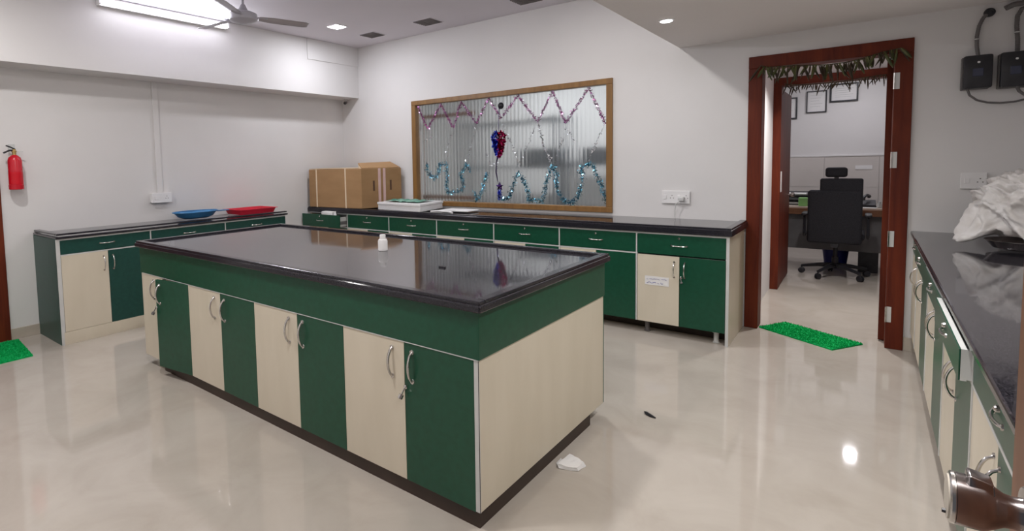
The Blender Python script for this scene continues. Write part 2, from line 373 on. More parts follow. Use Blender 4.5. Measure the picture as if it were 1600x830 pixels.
# ---- door_4 : the open entrance door right beside the camera, with its knob lock
d4 = bpy.data.objects.new('door_4', None); COL.objects.link(d4); d4.location = (0.2, YF, 0); d4['kind'] = 'structure'
lf = obj('door_leaf', bx(0.200, 0.238, -5.20, -4.243, 0.01, 2.05, bev=0.003), noisy('teak_leaf', (0.20,0.085,0.045), (0.27,0.12,0.065), 3, 0.45, stretch=(9,9,1)), d4)
KY, KZ = -4.325, 1.0565
b = BM()
lathe(b, (0.1995, KY, KZ), (-1,0,0), [(0,.026),(.002,.026),(.004,.024),(.0045,.0150),(.010,.0140),(.016,.0150),(.022,.0190),(.027,.0220),(.030,.0235),(.048,.0240)], 40)
kn = obj('door_knob', b, M['steel'], lf, smooth=True, label='round stainless steel knob')
b = BM(); lathe(b, (0.1512, KY, KZ), (-1,0,0), [(0,.0225),(.0007,.0225),(.0008,.0242),(.0030,.0238),(.0042,.0222)], 40); obj('knob_rim', b, M['chrome'], lf, smooth=True)
b = BM(); lathe(b, (0.1471, KY, KZ), (-1,0,0), [(0,.0205),(.0012,.0202)], 40); obj('knob_face', b, noisy('cream_disc', (0.55,0.5,0.42), (0.6,0.55,0.47), 9, 0.35), lf, smooth=True)
b = BM()
hexa(b, [(0.158,KY-0.014,KZ+0.015),(0.177,KY-0.014,KZ+0.011),(0.177,KY+0.014,KZ+0.011),(0.158,KY+0.014,KZ+0.015)],
        [(0.159,KY-0.010,KZ+0.0295),(0.176,KY-0.010,KZ+0.0255),(0.176,KY+0.010,KZ+0.0255),(0.159,KY+0.010,KZ+0.0295)])
bmesh.ops.bevel(b, geom=list(b.edges), offset=0.0022, segments=3, affect='EDGES', profile=0.5)
obj('thumb_latch', b, M['steel'], lf, smooth=True)
b = BM(); lathe(b, (0.1462, KY, KZ-0.016), (-1,0,0), [(0,.0022),(.003,.0020)], 10); obj('set_screw', b, M['black'], lf)

# ================================================================ CABINETS
def dhandle(bm, a, bpt, n, out=0.026, r=0.0042):
    a, bpt, n = Vector(a), Vector(bpt), Vector(n); pts = []
    for i in range(13):
        t = i/12; pts.append(a.lerp(bpt, t)+n*out*min(1.0, math.sin(PI*t)**0.55*1.0))
    tube(bm, pts, r, 8)
    for p in (a, bpt): lathe(bm, p, n, [(0, r*1.9), (0.004, r*1.7)], 10)
def lock(bm, p, n):
    lathe(bm, p, n, [(0, .0095), (.006, .009), (.009, .006)], 12)
def unit(label, loc, rz, wd, z0, zm, zt, depth, doors, dh=0.018, mats=('cream','green'), drawer_open=0.0, plinth_or_shade=None, feet=True,
         door_handles=True, locks=(), dl=True, group=None, drawer_mat='green', end=None, strip=True, handle_pos=None, inner='cream', banded=False, drz0=None):
    """local frame: x to the right, front plane at y=0, carcass behind it"""
    t = thing('base_cabinet', label, 'cabinet', loc, rz, group)
    g = 0.003
    # carcass, hollow behind the drawer
    b = BM()
    e0 = 0.018
    box(b, 0, e0, dh, depth, z0, zt); box(b, wd-e0, wd, dh, depth, z0, zt)
    box(b, e0, wd-e0, dh, depth, z0, z0+0.018); box(b, e0, wd-e0, dh, depth, zm-0.018, zm)
    box(b, e0, wd-e0, depth-0.012, depth, z0, zt); box(b, e0, wd-e0, dh, 0.08, zt-0.015, zt)
    obj('body', b, M[inner], t, local=True)
    if strip:
        b = BM(); box(b, 0.0, 0.010, -0.002, dh, z0 if doors else zm, zt, 0.001)
        obj('edge_strip', b, M['strip'], t, local=True)
        b = BM(); box(b, 0.010, wd-0.001, -0.001, dh, zt-0.012, zt, 0.001); box(b, 0.010, wd-0.001, 0.0, dh, zm-0.006, zm+0.004)
        obj('rail', b, M['strip'], t, local=True)
    # drawer
    o = -drawer_open
    zd0 = (zm+0.006) if drz0 is None else drz0
    dr = obj('drawer', bx(0.012, wd-0.002, o, o+(0.018 if not banded else 0.004), zd0, zt-0.014, bev=0.0015), M[drawer_mat], t, local=True)
    b = BM(); y1 = o+0.42
    box(b, 0.024, 0.036, o+0.018, y1, zd0+0.012, zt-0.04); box(b, wd-0.036, wd-0.024, o+0.018, y1, zd0+0.012, zt-0.04)
    box(b, 0.036, wd-0.036, y1-0.012, y1, zd0+0.012, zt-0.04); box(b, 0.036, wd-0.036, o+0.018, y1-0.012, zd0+0.012, zd0+0.022)
    if banded: box(b, 0.012, wd-0.002, o+0.0041, o+0.018, zd0, zt-0.014); box(b, wd-0.022, wd-0.002, o+0.018, o+0.10, zd0+0.004, zt-0.016)
    obj('drawer_box', b, M['strip'], dr, local=True)
    if drawer_open > 0.05:
        b = BM(); box(b, wd-0.024, wd-0.012, o+0.018, y1, zd0+0.04, zd0+0.075, 0.001); obj('runner', b, M['pouch'], dr, local=True)
    zh = (zd0+zt)/2-0.005
    b = BM(); dhandle(b, (wd/2-0.055, o, zh), (wd/2+0.055, o, zh), (0, -1, 0), 0.024 if not banded else 0.012); obj('handle', b, M['chrome'], dr, local=True, smooth=True)
    if dl:
        b = BM(); lock(b, (wd/2, o, zt-0.036), (0, -1, 0)); obj('lock', b, M['chrome'], dr, local=True, smooth=True)
    # doors
    n = len(doors); wdr = (wd-0.014)/max(n, 1)
    for i, c in enumerate(doors):
        x0 = 0.011+i*wdr+g/2; x1 = x0+wdr-g
        d = obj('door', bx(x0, x1, 0.001, 0.018, z0, zm-0.006, bev=0.0015), M[c], t, local=True, label=('cream laminate door' if c == 'cream' else 'dark green laminate door') if n > 1 else None)
        hx = (x1-0.035) if i % 2 == 0 else (x0+0.035)
        b = BM(); dhandle(b, (hx, 0.001, zm-0.05), (hx, 0.001, zm-0.165), (0, -1, 0), 0.028); obj('handle', b, M['chrome'], d, local=True, smooth=True)
        if i in locks:
            lx = x0+0.010 if i % 2 else x1-0.010
            b = BM(); lock(b, (lx, 0.001, zm-0.165), (0, -1, 0)); obj('lock', b, M['chrome'], d, local=True, smooth=True)
            b = BM(); lathe(b, (lx, -0.010, zm-0.165), (0.3,-0.4,-1), [(0,.003),(.03,.0035),(.031,.009),(.042,.009)], 8); obj('key', b, M['pouch'], d, local=True)
    if plinth_or_shade is not None:
        b = BM(); box(b, 0, wd, plinth_or_shade[0], plinth_or_shade[0]+0.018, 0, z0-0.002, 0.001); obj('plinth_or_shade', b, M[plinth_or_shade[1]], t, local=True)
    if feet and (plinth_or_shade is None or plinth_or_shade[0] > 0.1):
        for fx in (0.07, wd-0.07):
            b = BM(); lathe(b, (fx, 0.07, 0), (0,0,1), [(0,.022),(.006,.024),(.008,.017),(z0-0.02,.017),(z0-0.018,.026),(z0,.026)], 14)
            obj('foot', b, M['pouch'] if fx < wd/2 else M['strip'], t, local=True, smooth=True)
    if end is not None:
        x0, x1, zb, mt = end
        b = BM(); box(b, x0, x1, 0.0, depth, zb, zt, 0.0015); obj('end_panel', b, M[mt], t, local=True)
        b = BM(); box(b, x0-0.001, x1+0.001, -0.002, 0.001, zb, zt); obj('edge_strip', b, M['strip'], t, local=True)
    return t

# ---- back run: eight units under the window, fronts on y = -0.6375
FY = -0.6375
bnd = [-0.680, -1.31, -1.96, -2.62, -3.30, -3.965, -4.63, -5.318]
lab = ['base cabinet at the doorway end of the window counter, paper label on its cream door',
       'second base cabinet from the doorway on the window counter, partly hidden by the island corner',
       'third base cabinet from the doorway on the window counter, mostly behind the island',
       'base cabinet under the middle of the window, only its green drawer showing over the island',
       'base cabinet under the left part of the window, just right of the flat white box',
       'base cabinet with green drawer below the flat white carton and right half of the window counter boxes',
       'corner base cabinet with its drawer pulled out below the large cardboard box']
units = []
for i in range(7):
    x1, x0 = bnd[i], bnd[i+1]
    op = 0.125 if i == 6 else 0.0
    t = unit(lab[i], (x0, FY, 0), 0, x1-x0, 0.095, 0.637, 0.806, 0.61, ('cream', 'green'), locks=(1,) if i in (0,) else (),
             drawer_open=op, end=((x1-x0, x1-x0+0.018, 0.0, 'cream') if i == 0 else None), drz0=0.630 if i == 0 else None, plinth_or_shade=(0.17, 'dark'), feet=(i == 0))  # dark recessed board added as the shade below the back run
    units.append(t)
units[5]['label'] = 'base cabinet with closed drawer between the pulled-out corner drawer and the flat white box'
# paper label on the cream door
# paper label
lbl = thing('paper_label', 'small white paper label with blue handwriting taped on the cream cabinet door', 'label', (-1.15, FY, 0.425))
b = BM(); box(b, -1.240, -1.064, FY-0.0012, FY+0.0005, 0.392, 0.462); obj('sheet', b, M['paper'], lbl)
for row, (z, s) in enumerate(((0.441, 0.010), (0.412, 0.012))):
    b = BM(); x = -1.226
    pts = []
    while x < (-1.088 if row else -1.080):
        pts.append((x, FY-0.0022, z+random.uniform(-s, s)*0.6)); x += random.uniform(0.003, 0.008)
        if random.random() < 0.14 and len(pts) > 2:
            tube(b, pts, 0.0014 if row else 0.0010, 4); pts = []; x += 0.006
    if len(pts) > 2: tube(b, pts, 0.0012, 4)
    obj('handwriting', b, M['ink'], lbl)

# worktops: slab with rolled edge and raised marine rim
def worktop(label, x0, x1, y0, y1, zt, th, rim_sides, rz=0, origin=None, over=0.0, rimw=0.045, rimh=0.012):
    o3 = origin or ((x0+x1)/2, (y0+y1)/2, zt-th)
    t = thing('granite_worktop', label, 'countertop', o3, rz)
    cx, cy_ = (x0+x1)/2, (y0+y1)/2
    X0, X1, Y0, Y1 = x0-cx, x1-cx, y0-cy_, y1-cy_
    b = BM(); box(b, X0, X1, Y0, Y1, 0, th-rimh, 0.006); sl = obj('slab', b, [M['granite'], M['gedge']], t, local=True)
    for pg_ in sl.data.polygons: pg_.material_index = 0 if pg_.normal.z > .9 else 1
    for s in rim_sides:
        b = BM(); i_ = 0.007
        q = {'front': (X0+i_, X1-i_, Y0+i_, Y0+i_+rimw), 'back': (X0+i_, X1-i_, Y1-i_-rimw, Y1-i_), 'left': (X0+i_, X0+i_+rimw, Y0+i_+(rimw if 'front' in rim_sides else 0), Y1-i_-(rimw if 'back' in rim_sides else 0)),
             'right': (X1-i_-rimw, X1-i_, Y0+i_+(rimw if 'front' in rim_sides else 0), Y1-i_-(rimw if 'back' in rim_sides else 0))}[s]
        box(b, q[0], q[1], q[2], q[3], th-rimh-0.002, th, 0.004); obj('rim', b, M['gedge'], t, local=True)
    return t
worktop('long black granite worktop under the window, carrying the cardboard box', -5.33, -0.642, -0.6575, -0.002, 0.868, 0.06, ('front', 'right'))
t = worktop('black granite worktop of the short counter on the left wall, under the trays', -5.330, -4.760, -3.615, -1.39, 0.896, 0.042, ('front_', )[:0])
for q in ((-4.808-(-5.045), -4.767-(-5.045), -1.105, 1.105), ):
    b = BM(); box(b, q[0], q[1], q[2], q[3], 0.028, 0.042, 0.004); obj('rim', b, M['gedge'], t, local=True)
b = BM(); box(b, -0.28, 0.237, -1.105, -1.06, 0.028, 0.042, 0.004); obj('rim', b, M['gedge'], t, local=True)
for ch in t.children:
    if ch.name.startswith('slab'):
        for v in ch.data.vertices:
            if v.co.z > 0.02: v.co.z -= 0.012

# ---- left counter units, fronts on x = -4.78 facing +x
lb = [-3.596, -2.88, -2.145, -1.412]
ll = ['base cabinet at the near end of the left wall counter, by the fire extinguisher',
      'middle base cabinet of the left wall counter, its drawer showing behind the island corner',
      'base cabinet of the left wall counter below the red tray']
for i in range(3):
    unit(ll[i], (-4.780, lb[i], 0), PI/2, lb[i+1]-lb[i], 0.104, 0.722, 0.852, 0.548, ('cream', 'greend'), plinth_or_shade=(0.0, 'cream'), drawer_mat='greend', dl=False,
         end=(-0.018, 0.0, 0.0, 'greend') if i == 0 else None)

# ---- right counter units, fronts on x = 0.316 facing -x
rb_ = [-0.03, -0.46, -1.25, -2.04, -2.80, -3.62]
rl = ['narrow single-door base cabinet at the doorway end of the right counter',
      'base cabinet second from the doorway in the right counter, drawer slightly ajar',
      'base cabinet third from the doorway in the right counter, drawer slightly ajar',
      'base cabinet of the right counter whose drawer stands open the widest',
      'base cabinet of the right counter nearest the steel door knob']
for i in range(5):
    wd = rb_[i]-rb_[i+1]
    unit(rl[i], (0.331, rb_[i], 0), -PI/2, wd, 0.15, 0.700, 0.815, 0.60, ('cream',) if i == 0 else ('cream', 'green'), drawer_open=(0.0, 0.012, 0.016, 0.030, 0.0)[i], banded=True,
         plinth_or_shade=(0.06, 'dark'), locks=(0,) if i == 4 else ())
worktop('long black granite worktop of the right counter, under the plastic bag', 0.316, 0.948, -4.16, -0.002, 0.853, 0.038, ())
b = BM()

# ---- the island
IX, IY, IR = -0.9957, -3.4016, -0.0121
IL, IW = 2.855, 1.197
isl = thing('island_cabinet', 'large free-standing island cabinet with striped green and cream doors in the middle of the room', 'cabinet', (IX, IY, 0), IR)
b = BM(); box(b, -IL+0.004, -0.018, 0.020, IW-0.004, 0.072, 0.84); obj('body', b, M['cream'], isl, local=True)
b = BM(); box(b, -IL, 0.0, -0.004, 0.016, 0.6595, 0.8420, 0.001)
obj('apron', b, M['green'], isl, local=True)
b = BM(); box(b, -0.0005, 0.006, -0.004, IW, 0.6595, 0.8420, 0.001); obj('apron', b, M['green'], isl, local=True)
b = BM(); box(b, -IL-0.006, -IL+0.002, -0.004, IW, 0.6595, 0.8420, 0.001); obj('apron', b, M['green'], isl, local=True)
b = BM(); box(b, -IL, 0, IW-0.006, IW+0.004, 0.0725, 0.8420, 0.001); obj('back_panel', b, M['green'], isl, local=True)
b = BM(); box(b, -0.018, 0.0, 0.004, IW-0.007, 0.072, 0.6585, 0.001); obj('end_panel', b, M['cream'], isl, local=True)
b = BM(); box(b, -IL, -IL+0.018, 0.004, IW-0.007, 0.072, 0.6585, 0.001); obj('end_panel', b, M['cream'], isl, local=True)
b = BM(); box(b, -0.020, 0.001, -0.001, 0.0035, 0.072, 0.659); box(b, -IL+0.02, 0.0, -0.0045, 0.0, 0.6560, 0.6595); obj('edge_strip', b, M['strip'], isl, local=True)
b = BM(); box(b, -0.0012, 0.0012, -0.0015, 0.0, 0.072, 0.656); obj('joint_line', b, M['dark'], isl, local=True)
b = BM(); box(b, -IL+0.26, -0.012, 0.013, IW-0.15, 0.0, 0.0675); obj('plinth_or_shade', b, M['dark'], isl, local=True)  # dark block stands in for the shadow strip under the island
ds = [-0.020, -0.365, -0.735, -1.075, -1.45, -1.80, -2.18, -2.53, -2.853]
cs = ['green', 'cream']*4
for i in range(8):
    x1, x0 = ds[i]-0.001, ds[i+1]+0.001
    c = cs[i]
    ajar = (i == 6)
    d = obj('door', bx(x0, x1, -0.001, 0.017, 0.068, 0.655, bev=0.0012), M[c], isl, local=True, label='%s laminate door%s' % (c, ', standing slightly ajar' if ajar else ''))
    hx = (x0+0.042) if c == 'green' else (x1-(0.066 if i < 7 else 0.135))
    kids = []
    b = BM(); dhandle(b, (hx, -0.001, 0.620), (hx, -0.001, 0.498), (0,-1,0), 0.028, 0.0058); kids.append(obj('handle', b, M['chrome'], d, local=True, smooth=True))
    if i in (0, 6):
        b = BM(); lx = x0+0.006; lock(b, (lx, -0.001, 0.468), (0,-1,0)); kids.append(obj('lock', b, M['chrome'], d, local=True, smooth=True))
        b = BM(); lathe(b, (lx, -0.010, 0.468), (-0.25,-0.45,-1), [(0,.003),(.030,.0035),(.031,.011),(.048,.011)], 8)
        kids.append(obj('key', b, M['pouch'] if i == 6 else M['chrome'], d, local=True))
    if ajar:
        th = R(8.5)
        mt = Matrix.Translation((x1, -0.001, 0)) @ Matrix.Rotation(th, 4, 'Z') @ Matrix.Translation((-x1, 0.001, 0))
        d.data.transform(mt)
        for k in kids: k.data.transform(mt)
# island granite
over = 0.028
c_, s_ = math.cos(IR), math.sin(IR)
def IW2(lx, ly): return (IX+lx*c_-ly*s_, IY+lx*s_+ly*c_)
wx_, wy_ = IW2(-IL/2, IW/2)
worktop('glossy black granite top of the island with a raised rim all round', -IL/2-over, IL/2+over, -IW/2-over, IW/2+over, 0.884, 0.042, ('front','back','left','right'), IR, (wx_, wy_, 0.842), rimw=0.040, rimh=0.013)

# small things on the island
ZI = 0.871
bt = thing('bottle', 'small white plastic bottle with screw cap standing on the island worktop', 'bottle', (-2.12, -2.70, ZI))
b = BM(); lathe(b, (-2.12,-2.70,ZI), (0,0,1), [(0,.026),(.003,.0285),(.058,.0285),(.068,.024),(.072,.016)], 24); obj('bottle_body', b, M['white'], bt, smooth=True)
b = BM(); lathe(b, (-2.12,-2.70,ZI+.072), (0,0,1), [(0,.0175),(.021,.0175),(.024,.0155)], 24); obj('cap', b, M['white'], bt, smooth=True)
b = BM(); box(b, -1.525, -1.488, -2.938, -2.924, ZI, ZI+0.008, 0.002); tag(obj('black_clip', b, M['black']), 'tiny black clip lying on the island worktop', 'clip')

# ================================================================ THINGS ON THE BACK COUNTER
ZB = 0.8565
zr = 0.868
# big cardboard box
cb = thing('cardboard_box', 'large brown cardboard box with cream straps on the corner of the window counter', 'box', (-4.8, -0.35, zr))
Lb = [(-5.27,-0.665),(-4.385,-0.625),(-4.262,-0.06),(-5.27,-0.05)]
b = BM(); hexa(b, [(x,y,zr+0.001) for x,y in Lb], [(x,y,1.333) for x,y in Lb]); bmesh.ops.bevel(b, geom=list(b.edges), offset=0.006, segments=2, affect='EDGES', profile=0.5)
obj('carton', b, M['card'], cb)
def slabquad(bm, q, th):
    q = [Vector(p) for p in q]; n = (q[1]-q[0]).cross(q[2]-q[0]).normalized()*th
    hexa(bm, q, [p+n for p in q])
b = BM(); slabquad(b, [(-4.40,-0.60,1.335),(-4.27,-0.07,1.335),(-4.46,0.0-0.04,1.405),(-4.62,-0.44,1.395)], 0.006); obj('flap', b, M['card'], cb)
b = BM(); slabquad(b, [(-4.42,-0.62,1.336),(-4.62,-0.44,1.385),(-4.50,-0.10,1.39),(-4.28,-0.10,1.338)], 0.005); obj('flap', b, M['cardin'], cb)
b = BM(); slabquad(b, [(-5.26,-0.66,1.336),(-4.44,-0.62,1.336),(-4.46,-0.36,1.342),(-5.26,-0.40,1.342)], 0.005); obj('flap', b, M['cardin'], cb)
def lerp2(a, c, t): return (a[0]+(c[0]-a[0])*t, a[1]+(c[1]-a[1])*t)
for tt, nm in ((0.155, 'strap'), (0.715, 'strap')):
    p = lerp2(Lb[0], Lb[1], tt)
    b = BM(); box(b, p[0]-0.009, p[0]+0.009, p[1]-0.004, p[1]+0.002, zr+0.001, 1.336); box(b, p[0]-0.009, p[0]+0.009, p[1]-0.004, p[1]+0.30, 1.334, 1.3395)
    obj('strap', b, M['strap'], cb)
for tt, mm in ((0.44, 'pink'), (0.56, 'pink')):
    p = lerp2(Lb[1], Lb[2], tt); dx, dy = (Lb[2][0]-Lb[1][0]), (Lb[2][1]-Lb[1][1]); l = math.hypot(dx, dy); dx /= l; dy /= l
    b = BM(); hexa(b, [(p[0]-dx*.017,p[1]-dy*.017,zr+.001),(p[0]-dx*.017+dy*.004,p[1]-dy*.017-dx*.004,zr+.001),(p[0]+dx*.017+dy*.004,p[1]+dy*.017-dx*.004,zr+.001),(p[0]+dx*.017,p[1]+dy*.017,zr+.001)],
                      [(p[0]-dx*.017,p[1]-dy*.017,1.335),(p[0]-dx*.017+dy*.004,p[1]-dy*.017-dx*.004,1.335),(p[0]+dx*.017+dy*.004,p[1]+dy*.017-dx*.004,1.335),(p[0]+dx*.017,p[1]+dy*.017,1.335)])
    obj('strap', b, M[mm], cb, label='pink and white printed strap')
for tt in (0.30, 0.72):
    p = lerp2(Lb[1], Lb[2], tt)
    b = BM(); hexa(b, [(p[0]-dx*.012,p[1]-dy*.012,1.07),(p[0]-dx*.012+dy*.003,p[1]-dy*.012-dx*.003,1.07),(p[0]+dx*.012+dy*.003,p[1]+dy*.012-dx*.003,1.07),(p[0]+dx*.012,p[1]+dy*.012,1.07)],
                      [(p[0]-dx*.012,p[1]-dy*.012,1.19),(p[0]-dx*.012+dy*.003,p[1]-dy*.012-dx*.003,1.19),(p[0]+dx*.012+dy*.003,p[1]+dy*.012-dx*.003,1.19),(p[0]+dx*.012,p[1]+dy*.012,1.19)])
    obj('hand_hole', b, noisy('dark_card', (0.10,0.05,0.03), (0.14,0.07,0.04), 5, 0.8), cb)
# flat white box with teal sheet on top
wb = thing('flat_white_box', 'flat white cardboard box on the window counter beside the big brown box', 'box', (-3.82, -0.36, zr))
q = [(-4.185,-0.565),(-3.505,-0.645),(-3.60,-0.12),(-4.17,-0.10)]
b = BM(); hexa(b, [(x,y,zr) for x,y in q], [(x,y,zr+0.078) for x,y in q]); bmesh.ops.bevel(b, geom=list(b.edges), offset=0.004, segments=2, affect='EDGES', profile=0.5); obj('carton', b, M['white'], wb)
b = BM(); q2 = [(-4.192,-0.573),(-3.498,-0.653),(-3.594,-0.113),(-4.177,-0.093)]
hexa(b, [(x,y,zr+0.058) for x,y in q2], [(x,y,zr+0.083) for x,y in q2]); bmesh.ops.bevel(b, geom=list(b.edges), offset=0.003, segments=1, affect='EDGES'); obj('lid', b, M['white'], wb)
b = BM(); n = 14; gr = {}
for i in range(n+1):
    for j in range(9):
        x = -4.12+0.50*i/n; y = -0.52+0.30*j/8-0.03*i/n
        z = zr+0.088+0.016*abs(noise.noise(Vector((x*7, y*7, 1))))+0.012*abs(math.sin(i*0.9+j*0.3))
        gr[i, j] = b.verts.new((x, y, z))
for i in range(n):
    for j in range(8): b.faces.new((gr[i,j], gr[i+1,j], gr[i+1,j+1], gr[i,j+1]))
o = obj('wrapping_sheet', b, M['teal'], None); sm = o.modifiers.new('s', 'SOLIDIFY'); sm.thickness = 0.002
tag(o, 'crumpled green printed plastic sheet on top of the flat white box', 'plastic sheet')
# pale booklet and small white things
b = BM(); box(b, -3.42, -3.06, -0.42, -0.20, zr, zr+0.010, 0.002); tag(obj('paper_pad', b, M['paper']), 'pale flat paper pad on the window counter right of the flat white box', 'paper')
b = BM(); tube(b, [(-3.40,-0.60,zr+.008),(-3.33,-0.56,zr+.014),(-3.20,-0.57,zr+.012),(-3.12,-0.60,zr+.008)], 0.010, 8); tag(obj('plastic_sleeve', b, M['white'], smooth=True), 'small crumpled white plastic sleeve at the counter edge by the paper pad', 'plastic')
# things lying in the pulled-out drawer
b = BM(); box(b, -4.98, -4.80, -0.735, -0.655, 0.745, 0.828, 0.012); tag(obj('tissue_pack', b, M['paper'], smooth=True), 'white paper pack in the pulled-out corner drawer', 'paper')
b = BM(); lathe(b, (-4.74,-0.72,0.70), (0,0,1), [(0,.015),(.10,.015),(.11,.009),(.135,.009)], 12); tag(obj('drawer_bottle', b, M['white'], smooth=True), 'tiny white bottle poking out of the pulled-out corner drawer', 'bottle')

# wall sockets
def socket(label, x0, x1, z0, z1, proj, axis, rooty, gangs, nm='wall_socket'):
    """axis 'y': on back wall (y=0) ; axis 'x': on left wall"""
    if axis == 'y': P_ = lambda a, d, z: (a, -d, z); loc = ((x0+x1)/2, 0, z0)
    else: P_ = lambda a, d, z: (XL+d, a, z); loc = (XL, (x0+x1)/2, z0)
    t = thing(nm, label, 'socket', loc)
    def bb(a0, a1, d0, d1, za, zb, bev=0.0):
        b = BM(); p, q = P_(a0, d0, za), P_(a1, d1, zb)
        box(b, min(p[0],q[0]), max(p[0],q[0]), min(p[1],q[1]), max(p[1],q[1]), za, zb, bev); return b
    obj('back_box', bb(x0+.004, x1-.004, 0, proj, z0+.004, z1-.004, .003), M['white'], t)
    obj('face_plate', bb(x0, x1, proj, proj+.008, z0, z1, .003), M['white'], t)
    w_ = (x1-x0)/gangs
    for g in range(gangs):
        a = x0+w_*(g+.5); zc = (z0+z1)/2
        if g % 2 == 0: obj('switch', bb(a-w_*.2, a+w_*.2, proj+.007, proj+.012, zc-.018, zc+.018, .002), M['white'], t)
        else:
            b = BM()
            for da, dz in ((0, .014), (-.012, -.008), (.012, -.008)):
                p = P_(a+da, proj+.0075, zc+dz); n = (0,-1,0) if axis == 'y' else (1,0,0)
                lathe(b, p, n, [(0,.004),(.001,.004)], 8)
            obj('socket_holes', b, M['grille'], t)
    return t
socket('white switch and socket box on the left wall at the foot of the conduit', -2.622, -2.420, 1.052, 1.150, 0.045, 'x', 0, 2)
socket('white double socket on the back wall between window and doorway, with a plug in it', -1.290, -1.066, 0.985, 1.096, 0.010, 'y', 0, 4)
socket('white socket plate on the back wall beside the plastic bag', 0.545, 0.665, 1.135, 1.240, 0.012, 'y', 0, 2)
pg = thing('plug_adaptor', 'grey plug in the double socket with a white cable down to the counter', 'plug', (-1.125,-0.02,1.0))
b = BM(); box(b, -1.150, -1.105, -0.055, -0.018, 1.010, 1.045, 0.006); obj('plug_body', b, M['strip'], pg, smooth=True)
b = BM(); tube(b, [(-1.135,-.05,1.015),(-1.165,-.06,.985),(-1.175,-.05,.93),(-1.176,-.045,.875),(-1.17,-.06,.862)], 0.004, 8); obj('cable', b, M['strip'], pg, smooth=True)
b = BM(); box(b, XL, XL+0.016, -2.545, -2.490, 1.15, 2.242, 0.003); tag(obj('cable_duct', b, M['wall']), 'white vertical cable duct running down the left wall to the socket box', 'cable duct')

# ================================================================ LEFT COUNTER TRAYS, EXTINGUISHER, MATS
zt_ = 0.896
t = thing('blue_basket', 'shallow oval blue plastic basket with a handle on the left wall counter', 'basket', (-5.14, -2.27, 0.884))
b = BM(); cx, cy_ = -5.10, -2.27; zb = 0.884
seg = 28; prof = [(.10,.0),(.145,.020),(.172,.060),(.185,.066),(.178,.060),(.140,.024),(.09,.008)]
rings = [[b.verts.new((cx+r*.75*math.cos(2*PI*i/seg), cy_+r*1.25*math.sin(2*PI*i/seg), zb+z)) for i in range(seg)] for r, z in prof]
for a, c in zip(rings, rings[1:]):
    for i in range(seg): b.faces.new((a[i], a[(i+1)%seg], c[(i+1)%seg], c[i]))
b.faces.new(rings[-1]); b.faces.new(list(reversed(rings[0])))
obj('bowl', b, M['blue'], t, smooth=True)
b = BM(); tube(b, [(cx+.185*.75*math.cos(2*PI*i/24), cy_+.185*1.25*math.sin(2*PI*i/24), zb+.066) for i in range(25)], 0.006, 8); obj('rim', b, M['blue'], t, smooth=True)
b = BM(); box(b, -5.13, -5.07, -2.045, -1.91, zb+.050, zb+.060, .004); obj('tray_handle', b, M['blue'], t, smooth=True)
t = thing('red_tray', 'red plastic tray near the far end of the left wall counter', 'tray', (-5.08, -1.60, 0.884))
b = BM(); x0, x1, y0, y1 = -5.21, -4.93, -1.86, -1.44
outer = lambda e, z: [(x0-e, y0-e, z), (x1+e, y0-e, z), (x1+e, y1+e, z), (x0-e, y1+e, z)]
loops = [outer(0, zb), outer(.018, zb+.048), outer(.028, zb+.050), outer(.026, zb+.054), outer(.012, zb+.052), outer(-.006, zb+.006)]
vs = [[b.verts.new(p) for p in l] for l in loops]
for a, c in zip(vs, vs[1:]):
    for i in range(4): b.faces.new((a[i], a[(i+1)%4], c[(i+1)%4], c[i]))
b.faces.new(vs[-1]); b.faces.new(list(reversed(vs[0])))
bmesh.ops.bevel(b, geom=[e for e in b.edges if abs(e.verts[0].co.z-e.verts[1].co.z) > .01], offset=0.03, segments=4, affect='EDGES', profile=0.5)
obj('tray_shell', b, M['red'], t, smooth=True)
b = BM()
for i in range(6): box(b, x0+.02, x1-.02, y0+.03+i*.065, y0+.034+i*.065, zb+.005, zb+.014)
obj('tray_ribs', b, M['red'], t)

ex = thing('fire_extinguisher', 'red fire extinguisher hanging on the left wall by the door frame', 'fire extinguisher', (-5.265, -3.722, 1.245))
c0 = (-5.262, -3.722, 1.245)
b = BM(); lathe(b, c0, (0,0,1), [(0,.046),(.004,.052),(.04,.053),(.042,.050),(.235,.050),(.262,.042),(.278,.026),(.285,.016)], 32); obj('cylinder', b, M['redpaint'], ex, smooth=True)
b = BM(); lathe(b, (c0[0],c0[1],c0[2]+.285), (0,0,1), [(0,.015),(.02,.015),(.022,.019),(.034,.019),(.036,.012),(.046,.012)], 18); obj('valve', b, noisy('brass', (0.55,0.38,0.15), (0.62,0.45,0.2), 8, 0.3, metal=1), ex, smooth=True)
b = BM(); tube(b, [(c0[0],c0[1]+.005,c0[2]+.32),(c0[0]+.01,c0[1]-.03,c0[2]+.322),(c0[0]+.012,c0[1]-.075,c0[2]+.300)], .007, 8); obj('lever', b, M['black'], ex, smooth=True)
b = BM(); tube(b, [(c0[0],c0[1]+.01,c0[2]+.328),(c0[0]+.01,c0[1]-.02,c0[2]+.345),(c0[0]+.012,c0[1]-.055,c0[2]+.360)], .006, 8); obj('lever', b, M['black'], ex, smooth=True)
b = BM(); tube(b, [(c0[0],c0[1]+.01,c0[2]+.31),(c0[0]+.01,c0[1]+.06,c0[2]+.312)], .004, 8); obj('pressure_gauge', b, M['strip'], ex, smooth=True)
b = BM(); box(b, XL, -5.27, -3.75, -3.695, 1.42, 1.45, .002); box(b, XL, -5.318, -3.745, -3.70, 1.38, 1.62, .002); obj('wall_bracket', b, M['strip'], ex)
b = BM(); lathe(b, (c0[0],c0[1],c0[2]+.045), (0,0,1), [(0,.0505),(.10,.0505)], 32, cap=False); obj('label_sleeve', b, noisy('darker_red', (0.55,0.0,0.01), (0.6,0.0,0.012), 4, 0.3), ex, smooth=True)

